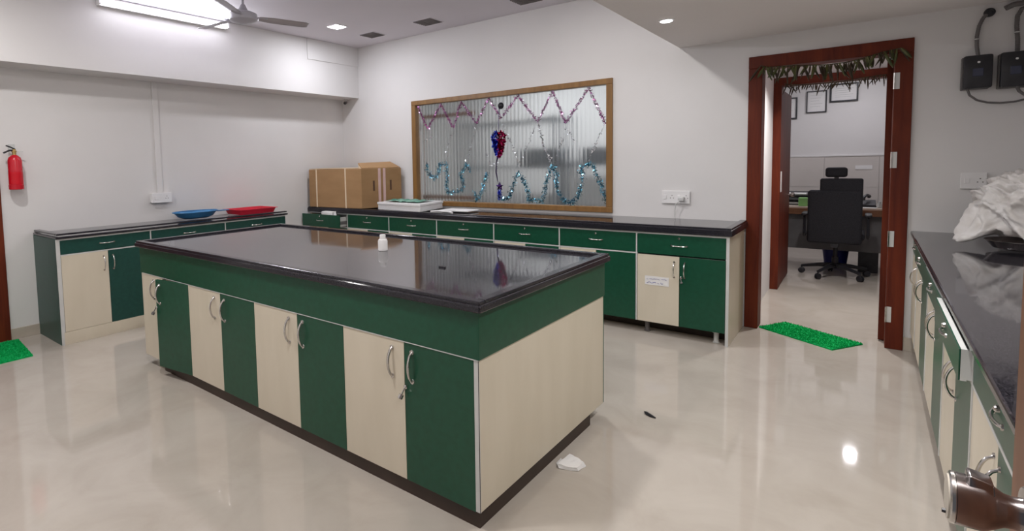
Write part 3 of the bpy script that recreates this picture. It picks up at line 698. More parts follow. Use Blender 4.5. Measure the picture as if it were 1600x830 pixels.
def mat_thing(label, q, nm='door_mat'):
    t = thing(nm, label, 'mat', (sum(p[0] for p in q)/4, sum(p[1] for p in q)/4, 0.0))
    b = BM(); hexa(b, [(x,y,0.0) for x,y in q], [(x,y,0.010) for x,y in q]); obj('backing', b, M['turf'], t)
    random.seed(3)
    A, B_, C_, D_ = [Vector((x, y, 0)) for x, y in q]
    b = BM()
    for i in range(3600):
        u, v = random.random(), random.random()
        p = A.lerp(B_, u).lerp(D_.lerp(C_, u), v)+Vector((0,0,.010)); a = random.uniform(0, 2*PI); w_ = 0.0028
        d = Vector((math.cos(a), math.sin(a), 0))*w_
        l = Vector((random.uniform(-.006,.006), random.uniform(-.006,.006), random.uniform(.006,.011)))
        b.faces.new([b.verts.new(p-d), b.verts.new(p+d), b.verts.new(p+l)])
    obj('pile', b, M['turf'], t, kind='stuff')
mat_thing('bright green grass-like doormat lying askew in front of the office doorway', [(-0.556,0.022),(-0.079,-0.291),(0.085,-0.022),(-0.405,0.285)])
mat_thing('bright green grass-like doormat by the fire extinguisher and left door', [(-5.28,-4.40),(-4.70,-4.44),(-4.70,-3.835),(-5.27,-3.785)])

# litter on the floor
t = thing('crumpled_paper', 'small crumpled white paper packet on the floor beside the island', 'paper', (-0.912,-2.77,0))
b = BM(); hexa(b, [(-.950,-2.835,.0),(-.868,-2.800,.0),(-.862,-2.745,.0),(-.945,-2.715,.0)], [(-.956,-2.828,.016),(-.874,-2.806,.013),(-.868,-2.742,.018),(-.950,-2.710,.016)])
bmesh.ops.subdivide_edges(b, edges=list(b.edges), cuts=4, use_grid_fill=True)
for v in b.verts:
    v.co += Vector((noise.noise(v.co*40), noise.noise(v.co*40+Vector((5,0,0))), abs(noise.noise(v.co*40+Vector((0,9,0))))))*0.006
    v.co.z = max(v.co.z, 0.0)
obj('packet', b, M['paper'], t)
b = BM(); slabquad(b, [(-.975,-2.80,.001),(-.945,-2.83,.001),(-.94,-2.80,.014),(-.965,-2.77,.016)], .002); obj('torn_corner', b, M['paper'], t)
b = BM(); tube(b, [(-.815,-2.045,.006),(-.800,-2.062,.008),(-.775,-2.075,.007),(-.748,-2.080,.004)], .006, 6, [.004,.009,.008,.003]); tag(obj('dry_leaf', b, M['black'], smooth=True), 'tiny dark shred of leaf on the floor right of the island', 'litter')
b = BM(); tube(b, [(.015,-2.90,.003),(.04,-2.905,.005),(.065,-2.90,.003)], .003, 6); tag(obj('floor_crumb', b, M['pouch'], smooth=True), 'tiny brown crumb on the floor before the right counter', 'litter')

# ================================================================ CEILING THINGS
# tube light batten on the beam
t = thing('tube_light', 'long fluorescent batten lamp glowing at the top of the left beam', 'lamp', (-5.014,-2.51,2.79))
b = BM(); box(b, -5.012, -4.975, -3.125, -1.895, 2.795, 2.860, .004); obj('batten', b, M['white'], t)
b = BM(); lathe(b, (-4.955,-3.11,2.825), (0,1,0), [(0,.014),(1.2,.014)], 16); obj('tube', b, M['tube'], t, smooth=True, label='glowing white tube')
for y in (-3.125, -1.912):
    b = BM(); box(b, -4.98, -4.935, y, y+.018, 2.80, 2.85, .003); obj('end_cap', b, M['white'], t)
def panel_light(label, x, y, z, s, nm='ceiling_light', m='led', round_=False):
    t = thing(nm, label, 'lamp', (x, y, z))
    b = BM()
    if round_:
        lathe(b, (x,y,z), (0,0,-1), [(-.001,s/2+.014),(.004,s/2+.014),(.008,s/2)], 28); obj('trim_ring', b, M['white'], t, smooth=True)
        b = BM(); lathe(b, (x,y,z-.008), (0,0,-1), [(0,s/2),(.002,s/2-.002)], 28); obj('diffuser', b, M[m], t, smooth=True)
    else:
        box(b, x-s/2-.01, x+s/2+.01, y-s/2-.01, y+s/2+.01, z-.008, z, .002); obj('trim_frame', b, M['white'], t)
        b = BM(); box(b, x-s/2, x+s/2, y-s/2, y+s/2, z-.011, z-.008); obj('diffuser', b, M[m], t)
panel_light('square recessed ceiling light glowing right of the fan', -4.36, -0.95, ZC, 0.14)
panel_light('square recessed light in the raised ceiling near the lowered part', -1.75, -1.45, ZC, 0.14)
panel_light('square recessed light in the raised ceiling behind the island', -1.75, -4.2, ZC, 0.16)
panel_light('square recessed light in the raised ceiling towards the left door', -3.9, -4.3, ZC, 0.16)
panel_light('small round downlight glowing in the lowered ceiling left of the doorway', -0.978, -1.088, ZS, 0.075, nm='downlight', round_=True)
panel_light('small round downlight in the lowered ceiling over the entrance', 0.1, -4.35, ZS, 0.075, nm='downlight', round_=True)
panel_light('small round downlight in the lowered ceiling over the right counter', 0.15, -2.5, ZS, 0.075, nm='downlight', round_=True)
panel_light('office ceiling light over the desk', 0.0, 3.9, 2.6, 0.10, m='ledo')
panel_light('office ceiling light left of the desk', -0.9, 3.2, 2.6, 0.10, m='ledo')
panel_light('small light in the passage ceiling', -0.15, 0.85, 2.4, 0.12)
for xx, ww, lb2 in ((-3.3, 1.2, 'long lamp on the store room ceiling behind the window'), (-1.8, 0.6, 'short lamp on the store room ceiling behind the window')):
    t = thing('store_light', lb2, 'lamp', (xx, 1.3, 2.7)); b = BM(); box(b, xx-ww/2, xx+ww/2, 1.25, 1.35, 2.675, 2.70, .003); obj('diffuser', b, M['tube'], t)
for x, y, s, lb2 in ((-4.36,-.397,.21,'grey square ceiling grille nearest the corner, right of the glowing light'), (-3.542,-.395,.225,'middle grey square ceiling grille along the back wall'), (-2.40,-.36,.225,'grey square ceiling grille cut by the top of the photo, above the window')):
    t = thing('ceiling_grille', lb2, 'vent', (x, y, ZC))
    b = BM(); box(b, x-s/2-.012, x+s/2+.012, y-s/2-.012, y+s/2+.012, ZC-.004, ZC, .001); obj('frame', b, M['ceil'], t)
    b = BM()
    box(b, x-s/2, x+s/2, y-s/2, y+s/2, ZC-.006, ZC-.004)
    for i in range(7): box(b, x-s/2, x+s/2, y-s/2+(i+.3)*s/7, y-s/2+(i+.5)*s/7, ZC-.012, ZC-.006)
    obj('louvres', b, M['grille'], t)
# ceiling fan
FX, FYY, FZ = -3.98, -2.36, 2.62
t = thing('ceiling_fan', 'three-bladed grey ceiling fan in front of the tube light', 'fan', (FX, FYY, ZC))
b = BM(); lathe(b, (FX,FYY,ZC), (0,0,-1), [(0,.05),(.03,.05),(.05,.03),(.055,.012)], 20); obj('canopy', b, M['fan'], t, smooth=True)
b = BM(); lathe(b, (FX,FYY,ZC-.05), (0,0,-1), [(0,.011),(.15,.011)], 12); obj('down_rod', b, M['fan'], t, smooth=True)
b = BM(); lathe(b, (FX,FYY,FZ+.13), (0,0,-1), [(0,.018),(.045,.040),(.06,.045),(.065,.085),(.08,.115),(.11,.118),(.130,.112),(.145,.085),(.152,.06),(.158,.02)], 32); obj('motor_housing', b, M['fan'], t, smooth=True)
for k in range(3):
    a = R(68+120*k); b = BM()
    ca, sa = math.cos(a), math.sin(a)
    n = 14; top = []; 
    for i in range(n+1):
        tt = i/n; r_ = 0.13+0.43*tt; wd = (0.036+0.016*min(1, tt*3.5))*(1 if tt < .96 else 1-.25*(tt-.96)/.04); tw = -R(12-3*tt)
        row = []
        for s in (-1, -.4, .4, 1):
            u_ = s*wd; z = FZ+.028+u_*math.sin(tw)-.005*abs(s)-.012*tt
            row.append((FX+ca*r_-sa*u_*math.cos(tw), FYY+sa*r_+ca*u_*math.cos(tw), z))
        top.append([b.verts.new(p) for p in row])
    for r0, r1 in zip(top, top[1:]):
        for i in range(3): b.faces.new((r0[i], r0[i+1], r1[i+1], r1[i]))
    o = obj('blade', b, M['fan'] if k else M['fanb'], t, smooth=True); sm = o.modifiers.new('s', 'SOLIDIFY'); sm.thickness = 0.003
    b = BM(); hexa(b, [(FX+ca*.09-sa*-.02, FYY+sa*.09+ca*-.02, FZ+.026),(FX+ca*.09-sa*.02, FYY+sa*.09+ca*.02, FZ+.026),(FX+ca*.20-sa*.03, FYY+sa*.20+ca*.03, FZ+.032),(FX+ca*.20-sa*-.03, FYY+sa*.20+ca*-.03, FZ+.022)],
                      [(FX+ca*.09-sa*-.02, FYY+sa*.09+ca*-.02, FZ+.034),(FX+ca*.09-sa*.02, FYY+sa*.09+ca*.02, FZ+.034),(FX+ca*.20-sa*.03, FYY+sa*.20+ca*.03, FZ+.040),(FX+ca*.20-sa*-.03, FYY+sa*.20+ca*-.03, FZ+.030)])
    obj('blade_bracket', b, M['fan'], t)
# small security camera in the corner under the beam
t = thing('security_camera', 'tiny grey security camera in the corner under the left beam', 'camera', (-5.20,-0.06,2.242))
b = BM(); lathe(b, (-5.20,-0.06,2.242), (0,0,-1), [(0,.028),(.010,.028),(.014,.010),(.030,.010)], 14); obj('mount', b, M['strip'], t, smooth=True)
b = BM(); lathe(b, (-5.225,-0.035,2.205), (.55,-.8,-.25), [(0,.020),(.06,.022),(.064,.018)], 16); obj('camera_body', b, M['grille'], t, smooth=True)
b = BM(); lathe(b, Vector((-5.225,-0.035,2.205))+Vector((.55,-.8,-.25)).normalized()*.0642, (.55,-.8,-.25), [(0,.014),(.003,.012)], 14); obj('lens', b, M['black'], t, smooth=True)

# ================================================================ LEAF GARLANDS
def leaf_mesh(L_, W_):
    b = BM(); rows = []
    for i in range(5):
        tt = i/4; w_ = W_*math.sin(PI*min(.97, max(.06, tt*.9+.05)))**.8
        z = -L_*tt; y = -.25*L_*tt*(1-tt)
        rows.append([b.verts.new((-w_/2, y+.003, z)), b.verts.new((0, y-.003, z)), b.verts.new((w_/2, y+.003, z))])
    for r0, r1 in zip(rows, rows[1:]):
        for i in range(2): b.faces.new((r0[i], r0[i+1], r1[i+1], r1[i]))
    me = bpy.data.meshes.new('leaf'); b.to_mesh(me); b.free(); return me
lm = []
for L_, W_, mm in ((.115,.018,'leaf'),(.095,.021,'leaf'),(.13,.014,'leafd'),(.08,.016,'leafd')):
    me = leaf_mesh(L_, W_); me.materials.append(M[mm]); lm.append(me)
def garland(label, pts, n, y, seed, sc=1.0, mm=None, nm='leaf_garland'):
    random.seed(seed)
    t = thing(nm, label, 'garland', (pts[0][0], y, pts[0][1]))
    P3 = [(x, y, z) for x, z in pts]
    b = BM(); tube(b, P3, .004, 6); obj('string', b, M['leafd'], t)
    seglen = [math.dist(a, c) for a, c in zip(P3, P3[1:])]; tot = sum(seglen)
    for i in range(n):
        s = tot*(i+.5)/n; k = 0
        while k < len(seglen)-1 and s > seglen[k]: s -= seglen[k]; k += 1
        p = Vector(P3[k]).lerp(Vector(P3[k+1]), min(1, s/seglen[k]))
        o = bpy.data.objects.new('leaf', lm[(random.randrange(4) if mm is None else mm[random.randrange(len(mm))])]); COL.objects.link(o); o.parent = t
        o.location = p-Vector(t.location)+Vector((0, random.uniform(-.012, .004), .004))
        o.rotation_euler = (random.uniform(-.3,.1), random.uniform(-.65,.65), random.uniform(-.7,.7)); f = random.uniform(.62,1.2)*sc; o.scale = (f, f, f)
garland('green and brown mango leaf garland hung across the top of the near door frame', [(-.575,2.075),(-.53,2.055),(-.36,2.046),(-.156,2.026),(-.05,2.03),(.035,2.044),(.13,2.07),(.235,2.085)], 84, -.035, 5)
garland('dark dried leaf garland hung along the top of the inner office door frame', [(-.58,2.085),(-.50,2.068),(-.39,2.060),(-.226,2.055),(-.10,2.06),(.026,2.075),(.146,2.082),(.24,2.085)], 60, 1.545, 6, .8, (2,3))

# ================================================================ TINSEL ON THE WINDOW
def tinsel_strand(bm, pts, n, size, y=-.012, jit=.006):
    pts = [Vector((x, y, z)) for x, z in pts]; sl = [(c-a).length for a, c in zip(pts, pts[1:])]; tot = sum(sl)
    for i in range(n):
        s = random.random()*tot; k = 0
        while k < len(sl)-1 and s > sl[k]: s -= sl[k]; k += 1
        p = pts[k].lerp(pts[k+1], min(1, s/sl[k]))+Vector((random.gauss(0,jit), random.uniform(-.012,.004), random.gauss(0,jit)))
        d = Vector((random.gauss(0,1), random.gauss(0,1), random.gauss(0,1))).normalized(); e = d.cross(Vector((random.gauss(0,1), random.gauss(0,1), random.gauss(0,1)))).normalized()
        h = size*random.uniform(.6,1.3); q = size*.35
        bm.faces.new([bm.verts.new(p-d*h-e*q), bm.verts.new(p+d*h-e*q), bm.verts.new(p+d*h+e*q), bm.verts.new(p-d*h+e*q)])
def strand(label, pts, mat, dens=1000, size=.0095, jit=.006, group=None):
    random.seed(hash(label) % 1000 if False else len(label)+int(abs(pts[0][0])*1000))
    x, z = pts[0]; t = thing('tinsel_garland', label, 'tinsel', (x, -.012, z), group=group)
    L_ = sum(math.dist(a, c) for a, c in zip(pts, pts[1:]))
    b = BM(); tinsel_strand(b, pts, int(L_*dens), size, jit=jit); obj('tinsel', b, M[mat], t)
    b = BM(); tube(b, [(x, -.012, z) for x, z in pts], .0008, 4); obj('string', b, M[mat], t)
pk = [(-4.014,2.05),(-3.875,1.781),(-3.674,2.041),(-3.506,1.769),(-3.391,2.050),(-3.198,1.799),(-3.035,2.056),(-2.887,1.835),(-2.686,2.050),(-2.47,1.77),(-2.306,2.055),(-2.17,1.741),(-1.941,2.052),(-1.785,1.706)]
strand('pink tinsel garland zigzagging along the top of the reeded window', pk, 'tpink', 560, .0085, .008)
SG = 'silver tinsel strands on the reeded window'
sil = [([(-3.875,1.77),(-3.812,1.674),(-3.959,1.64)], 'short silver tinsel strand nearest the left side of the window'),
 ([(-3.507,1.72),(-3.584,1.623),(-3.607,1.372)], 'silver tinsel strand under the second dip of the pink zigzag'),
 ([(-3.198,1.77),(-3.234,1.666),(-3.339,1.367)], 'silver tinsel strand running to the blue loop peak left of the heart'),
 ([(-2.877,1.76),(-2.764,1.551),(-2.677,1.338)], 'silver tinsel strand slanting down just right of the heart'),
 ([(-2.499,1.722),(-2.601,1.491),(-2.669,1.329)], 'silver tinsel strand slanting down to the left from the fifth pink dip'),
 ([(-2.46,1.752),(-2.404,1.519),(-2.32,1.35)], 'thick silver tinsel strand slanting down to the tall blue peak'),
 ([(-2.17,1.699),(-2.125,1.628),(-2.081,1.545)], 'short silver tinsel strand below the sixth pink dip'),
 ([(-2.203,1.598),(-2.278,1.358)], 'thin silver tinsel strand right of the tall blue peak'),
 ([(-1.795,1.692),(-1.857,1.573),(-1.954,1.352)], 'silver tinsel strand by the right side of the window'),
 ([(-3.089,1.497),(-3.018,1.343),(-2.937,1.379),(-2.949,1.276)], 'curled silver tinsel strand left of and below the heart')]
for p, l in sil: strand(l, p, 'tsilver', 150 if 'thick' not in l else 420, .008, .008, SG)
BG = 'blue tinsel garlands on the reeded window'
blu = [([(-3.9,1.367),(-3.876,1.252),(-3.785,1.196),(-3.711,1.282),(-3.717,1.36),(-3.615,1.362),(-3.601,1.22),(-3.621,1.098),(-3.592,1.037),(-3.412,1.06),(-3.375,1.121),(-3.42,1.24),(-3.334,1.358),(-3.288,1.278)], 'curly blue tinsel garland at the lower left of the window'),
 ([(-3.234,1.063),(-3.213,0.956),(-3.142,1.045),(-3.071,1.258)], 'short blue tinsel garland in the lower middle left of the heart string'),
 ([(-2.91,0.973),(-2.802,0.995),(-2.759,1.108),(-2.695,1.265),(-2.614,1.146),(-2.571,1.037),(-2.586,0.973),(-2.418,0.986),(-2.378,1.147),(-2.32,1.324),(-2.273,1.271),(-2.261,1.078),(-2.191,0.975),(-2.11,0.96),(-2.038,1.047),(-2.002,1.218),(-2.02,1.286),(-1.959,1.344),(-1.899,1.318),(-1.857,1.217),(-1.806,1.085),(-1.785,0.978)], 'long blue tinsel garland waving across the lower right of the window')]
for p, l in blu: strand(l, p, 'tblue', 620, .0100, .013, BG)
# hanging heart
random.seed(11)
t = thing('tinsel_heart', 'heart of blue and red tinsel hanging from a black suction cup on the window', 'ornament', (-2.90,-.03,1.97))
b = BM(); lathe(b, (-2.905,.018,1.968), (0,-1,0), [(0,.032),(.006,.036),(.020,.030),(.034,.016),(.040,.006)], 24); obj('suction_cup', b, M['black'], t, smooth=True)
b = BM(); tube(b, [(-2.905,-.018,1.955),(-2.895,-.055,1.85),(-2.895,-.06,1.66)], .003, 6); obj('string', b, M['tdark'], t)
for side, mm in ((-1, 'tindigo'), (1, 'tred')):
    b = BM(); n = 0
    while n < 560:
        u_ = random.uniform(0, 1); v_ = random.uniform(-1, 1)
        # heart half outline: width as a function of height
        wmax = .098*math.sqrt(max(0, (v_+1)/2))*(1 if v_ < .45 else math.sqrt(max(0.02, 1-((v_-.45)/.60)**2)))
        x = u_*wmax; z = 1.555+v_*.125+(.016*math.sin(u_*PI) if v_ > .5 else 0)
        y = -.062+random.uniform(-.02,.02)*(1-u_*.6)
        p = Vector((-2.893+side*x, y, z)); d = Vector((random.gauss(0,1), random.gauss(0,1), random.gauss(0,1))).normalized(); e = d.cross(Vector((random.gauss(0,1), random.gauss(0,1), random.gauss(0,1)))).normalized()
        h = random.uniform(.007,.024); q = .0045
        b.faces.new([b.verts.new(p-d*h-e*q), b.verts.new(p+d*h-e*q), b.verts.new(p+d*h+e*q), b.verts.new(p-d*h+e*q)]); n += 1
    obj('heart_half', b, M[mm], t, label='blue tinsel half' if side < 0 else 'red tinsel half')
b = BM(); tube(b, [(-2.905,-.06,1.44),(-2.925,-.06,1.36),(-2.93,-.06,1.27),(-2.90,-.06,1.13)], .006, 6, [.010,.004,.007,.002]); obj('tail', b, M['tdark'], t)
b = BM(); pts = []
for i in range(10):
    a = PI/2+i*PI/5; r_ = .048 if i % 2 == 0 else .020; pts.append((-2.887+r_*math.cos(a), 1.118+r_*math.sin(a)))
f_ = [b.verts.new((x, -.066, z)) for x, z in pts]; g_ = [b.verts.new((x, -.054, z)) for x, z in pts]; c1 = b.verts.new((-2.887,-.078,1.118)); c2 = b.verts.new((-2.887,-.044,1.118))
for i in range(10):
    j = (i+1) % 10; b.faces.new((f_[i], f_[j], c1)); b.faces.new((g_[j], g_[i], c2)); b.faces.new((f_[i], g_[i], g_[j], f_[j]))
obj('star', b, M['tdark'], t)
b = BM(); tinsel_strand(b, [(-2.885,1.08),(-2.90,.98)], 120, .011, -.058, .012); obj('tassel', b, M['tindigo'], t)

# store room shelves seen blurred through the glass
def rack(label, x0, x1, y0, y1, levels, H, mat='ship'):
    t = thing('steel_rack', label, 'shelf', ((x0+x1)/2, (y0+y1)/2, 0))
    for x in (x0, x1-.04):
        for y in (y0, y1-.04): obj('post', bx(x, x+.04, y, y+.04, 0, H), M[mat], t)
    for z in levels: obj('shelf', bx(x0, x1, y0, y1, z-.03, z), M[mat], t)
rack('grey steel rack blurred behind the middle of the reeded window', -3.95, -2.62, .75, 1.15, (.15,.85,1.32,1.86), 1.9)
rack('grey steel rack blurred behind the right part of the reeded window', -2.58, -1.30, .75, 1.15, (.15,.85,1.34), 1.40)
for z, l_ in ((1.93, 'dark wooden rail blurred behind the top left of the reeded glass'), (.93, 'dark wooden rail blurred behind the bottom left of the reeded glass')):
    b = BM(); y_ = .30 if z > 1.5 else .36; box(b, -4.3, -3.45, y_, y_+.03, z, z+.045, .003); box(b, -4.3, -4.25, y_, y_+.03, 0, z); o = obj('wooden_rail', b, M['desk']); tag(o, l_, 'rail')
for x, y, z, w_, d_, h_, mm, lb2 in ((-3.55,.80,.85,.34,.25,.14,'white','white carton on the rack behind the middle of the window'), (-3.02,.80,.85,.30,.25,.14,'strip','pale grey carton on the rack behind the window'),
                          (-2.45,.8,.85,.6,.3,.34,'strip','light carton on the lower shelf behind the right of the window'), (-3.1,.8,1.32,.42,.3,.20,'ship','dark carton on the middle shelf behind the heart'),
                          (-2.35,.8,1.34,.30,.3,.17,'ship','dark grey carton on top of the lower rack behind the window'), (-2.98,.8,1.86,.3,.3,.02,'ship','dark tray on the top shelf behind the heart')):
    b = BM(); box(b, x, x+w_, y, y+d_, z, z+h_, .004); tag(obj('stored_box', b, M[mm]), lb2, 'box')

# ================================================================ RIGHT SIDE: meters, cables, bag, pan
def meter(label, x0, x1, z0, z1):
    t = thing('control_box', label, 'electrical box', ((x0+x1)/2, 0, z0))
    b = BM(); box(b, x0-.006, x1-.01, -.05, -.001, z0-.004, z1-.006, .004); obj('back_case', b, M['pouch'], t)
    b = BM(); box(b, x0, x1, -.085, -.045, z0, z1, .010); obj('case', b, M['black'], t, smooth=True)
    cx = (x0+x1)/2
    b = BM(); box(b, cx-.024, cx+.024, -.0875, -.084, z0+.075, z0+.125, .002); obj('display', b, M['screen'], t)
    b = BM(); lathe(b, (cx+.002,-.085,z1-.045), (0,-1,0), [(0,.007),(.003,.006)], 10); obj('indicator', b, M['white'], t)
meter('black wall box with small display, left of the pair beside the doorway', .530, .660, 1.775, 1.982)
meter('black wall box with small display, cut by the right edge of the photo', .692, .822, 1.768, 1.982)
t = thing('ribbed_conduit', 'dark ribbed cable conduit rising from the left black wall box', 'cable', (.585,-.03,1.98))
def ribbed(pts, r, parent, mat='pouch'):
    P_ = [Vector(p) for p in pts]; fine = []
    for a, c in zip(P_, P_[1:]):
        k = max(2, int((c-a).length/.006))
        for i in range(k): fine.append(a.lerp(c, i/k))
    fine.append(P_[-1]); b = BM(); tube(b, fine, r, 10, [r*(1.0 if i % 2 else .82) for i in range(len(fine))]); return obj('hose', b, M[mat], parent, smooth=True)
ribbed([(.598,-.03,1.98),(.590,-.03,2.04),(.588,-.03,2.10),(.596,-.03,2.17),(.612,-.03,2.215),(.628,-.03,2.235)], .011, t)
b = BM(); lathe(b, (.5885,-.03,2.085), (0,0,1), [(0,.0135),(.006,.0135)], 14); obj('saddle_clip', b, M['strip'], t)
b = BM(); lathe(b, (.640,-.001,2.246), (0,-1,0), [(0,.026),(.03,.026),(.036,.021),(.036,.016),(.030,.016)], 20); tag(obj('conduit_gland', b, M['black'], smooth=True), 'round black conduit end on the wall above the left wall box', 'conduit fitting')
t = thing('ribbed_conduit', 'dark ribbed cable conduit rising from the right black wall box', 'cable', (.77,-.03,1.98))
ribbed([(.766,-.03,1.98),(.764,-.03,2.06),(.757,-.03,2.14),(.758,-.03,2.20),(.775,-.03,2.24),(.83,-.03,2.262)], .012, t)
b = BM(); lathe(b, (.760,-.03,2.10), (0,0,1), [(0,.0145),(.006,.0145)], 14); obj('saddle_clip', b, M['strip'], t)
b = BM(); tube(b, [(.705,-.035,2.255),(.74,-.035,2.272),(.80,-.035,2.276),(.90,-.035,2.272)], .016, 10); tag(obj('cable_bundle', b, M['pouch'], smooth=True), 'dark cable bundle on the wall under the lowered ceiling, above the right wall box', 'cable')
b = BM(); tube(b, [(.555,-.05,1.772),(.566,-.05,1.735),(.600,-.045,1.702),(.645,-.04,1.684),(.70,-.04,1.676),(.76,-.04,1.678),(.82,-.04,1.692),(.88,-.04,1.70)], .0065, 10); tag(obj('cable_loop', b, M['pouch'], smooth=True), 'grey cable looping below the two black wall boxes', 'cable')
b = BM(); tube(b, [(.765,-.072,1.77),(.775,-.072,1.74),(.800,-.070,1.715),(.86,-.066,1.70)], .0085, 10); tag(obj('cable_loop', b, M['pouch'], smooth=True), 'thick grey cable leaving the right black wall box downwards', 'cable')

# pan
PX, PY, PZ = .735, -.76, .853
t = thing('steel_pan', 'dark steel pan lying under the plastic bag on the right counter', 'pan', (PX, PY, PZ))
b = BM(); lathe(b, (PX,PY,PZ), (0,0,1), [(0,.105),(.006,.125),(.040,.150),(.046,.158),(.048,.158),(.042,.148),(.010,.118),(.008,.001)], 40); obj('bowl', b, M['steel'], t, smooth=True)
# bag
t = thing('plastic_bag', 'crumpled white polythene bag heaped on the right counter', 'bag', (.74,-.55,PZ))
b = BM(); bmesh.ops.create_icosphere(b, subdivisions=6, radius=1.0)
for v in b.verts:
    p = v.co.copy(); n = p.normalized()
    fold = 0
    q = Vector((n.x*1.5+.4*n.z, n.y*1.5, n.z*1.1))
    w1 = noise.noise(q*1.1+Vector((3,1,7)))
    fold += .17*(1-abs(noise.noise(q*1.7+Vector((w1,2,0))))*2.4)
    fold += .085*(1-abs(noise.noise(Vector((q.x*4.2+q.z*2.5, q.y*4, q.z*1.6-q.x))+Vector((9,w1*2,4))))*2.4)
    fold += .030*(1-abs(noise.noise(q*9+Vector((1,5,2))))*2.2)
    fold += .022*(1-abs(noise.noise(Vector((q.x*14+q.z*7, q.y*13, q.z*5))))*2.2)
    r_ = 1+fold-.22
    x, y, z = n.x*r_, n.y*r_, n.z*r_
    X = .795+x*.255; Y = -.50+y*.33; Z = 1.065+z*.205
    # the left flap trails down onto the counter as a point
    tip = Vector((-.93,-.28,-.42)).normalized(); k = max(0, n.dot(tip)-.90)/.10
    if k > 0: 
        k = k**1.3; X += -.095*k; Y += -.13*k; Z += -.10*k
    # the right lobe hangs lower towards the front
    k2 = max(0, n.dot(Vector((.35,-.80,-.45)).normalized())-.55)/.45
    X += .05*k2; Y -= .12*k2; Z -= .13*k2
    v.co = Vector((X, min(Y, -.03), max(Z, PZ+.004)))
    if v.co.x > .935: v.co.x = .935
    if math.hypot(v.co.x-PX, v.co.y-PY) < .17: v.co.z = max(v.co.z, PZ+.053)
obj('crumpled_film', b, M['bag'], t, smooth=False)
for pgon in bpy.data.objects['crumpled_film'].data.polygons: pgon.use_smooth = True

# ================================================================ OFFICE FURNITURE
dk = thing('office_desk', 'office desk with brown edge and grey modesty panel behind the chair', 'desk', (-.2, 3.25, 0))
obj('desk_top', bx(-1.25, .95, 2.95, 3.60, .728, .752, bev=.003), M['desktop'], dk)
obj('desk_edge', bx(-1.25, .95, 2.932, 2.952, .662, .735, bev=.003), M['desk'], dk)
obj('modesty_panel', bx(-1.21, .91, 3.02, 3.04, .24, .70, bev=.002), M['panelg'], dk)
obj('side_panel', bx(-1.25, -1.22, 2.97, 3.58, 0, .728), M['desk'], dk)
obj('side_panel', bx(.92, .95, 2.97, 3.58, 0, .728), M['desk'], dk)
b = BM(); box(b, .02, .20, 3.06, 3.5, 0.0, .24); tag(obj('cpu_case', b, M['black']), 'dark computer case on the floor under the desk', 'computer')
# chair (seen from behind)
CX, CY = -.175, 2.45
ch = thing('office_chair', 'black high-backed swivel office chair with headrest, seen from behind', 'chair', (CX, CY, 0))
def pad(x0, x1, z0, z1, y0, y1, r, tilt=0, bulge=.02):
    b = BM(); box(b, x0, x1, y0, y1, z0, z1); bmesh.ops.bevel(b, geom=list(b.edges), offset=r, segments=3, affect='EDGES', profile=.5); return b
obj('seat', pad(CX-.25, CX+.25, .44, .52, CY-.02, CY+.46, .03), M['blackf'], ch, smooth=True)
obj('backrest', pad(CX-.245, CX+.225, .40, .985, CY-.09, CY-.01, .03), M['blackf'], ch, smooth=True)
obj('upper_back', pad(CX-.140, CX+.225, .93, 1.112, CY-.075, CY-.01, .018), M['blackf'], ch, smooth=True)
b = BM(); box(b, CX-.097, CX+.093, CY-.075, CY-.015, 1.125, 1.232); bmesh.ops.bevel(b, geom=list(b.edges), offset=.028, segments=4, affect='EDGES', profile=.5); obj('headrest', b, M['blackf'], ch, smooth=True)
b = BM(); box(b, CX-.02, CX+.02, CY-.05, CY-.03, 1.08, 1.14); box(b, CX-.03, CX+.03, CY-.075, CY-.05, .36, .50); box(b, CX-.03, CX+.03, CY-.07, CY+.2, .36, .385); obj('back_bracket', b, M['black'], ch)
for s in (-1, 1):
    b = BM(); x = CX+s*.275; tube(b, [(x,CY+.25,.47),(x,CY+.02,.47),(x,CY+.0,.50),(x,CY+.02,.68),(x,CY+.05,.70)], .013, 8); box(b, x-.03, x+.03, CY-.02, CY+.24, .695, .725, .01); obj('armrest', b, M['black'], ch, smooth=True)
b = BM(); lathe(b, (CX,CY+.2,.10), (0,0,1), [(0,.03),(.12,.03),(.12,.02),(.29,.02),(.30,.06),(.34,.06)], 16); obj('gas_lift', b, M['black'], ch, smooth=True)
for k in range(5):
    a = R(100+72*k); ex_, ey = CX+.31*math.cos(a), CY+.2+.31*math.sin(a)
    b = BM(); tube(b, [(CX,CY+.2,.13),(CX+.15*math.cos(a),CY+.2+.15*math.sin(a),.115),(ex_,ey,.085)], .02, 8, [.030,.022,.015]); lg = obj('base_leg', b, M['black'], ch, smooth=True)
    b = BM(); lathe(b, (ex_-.022*math.sin(a), ey+.022*math.cos(a), .032), (math.sin(a),-math.cos(a),0), [(0,.026),(.004,.032),(.016,.032),(.017,.02),(.027,.02),(.028,.032),(.040,.032),(.044,.026)], 16); box(b, ex_-.008, ex_+.008, ey-.008, ey+.008, .04, .09); obj('castor', b, M['black'], lg, smooth=True)
# bin
b = BM(); lathe(b, (-.195, 3.30, 0), (0,0,1), [(0,.10),(.004,.105),(.26,.135),(.265,.142),(.275,.142),(.275,.130),(.02,.10)], 28, cap=True)
tb = thing('waste_bin', 'blue plastic waste bin behind the office chair under the desk', 'bin', (-.195, 3.30, 0)); obj('bin_shell', b, M['bluebin'], tb, smooth=True)
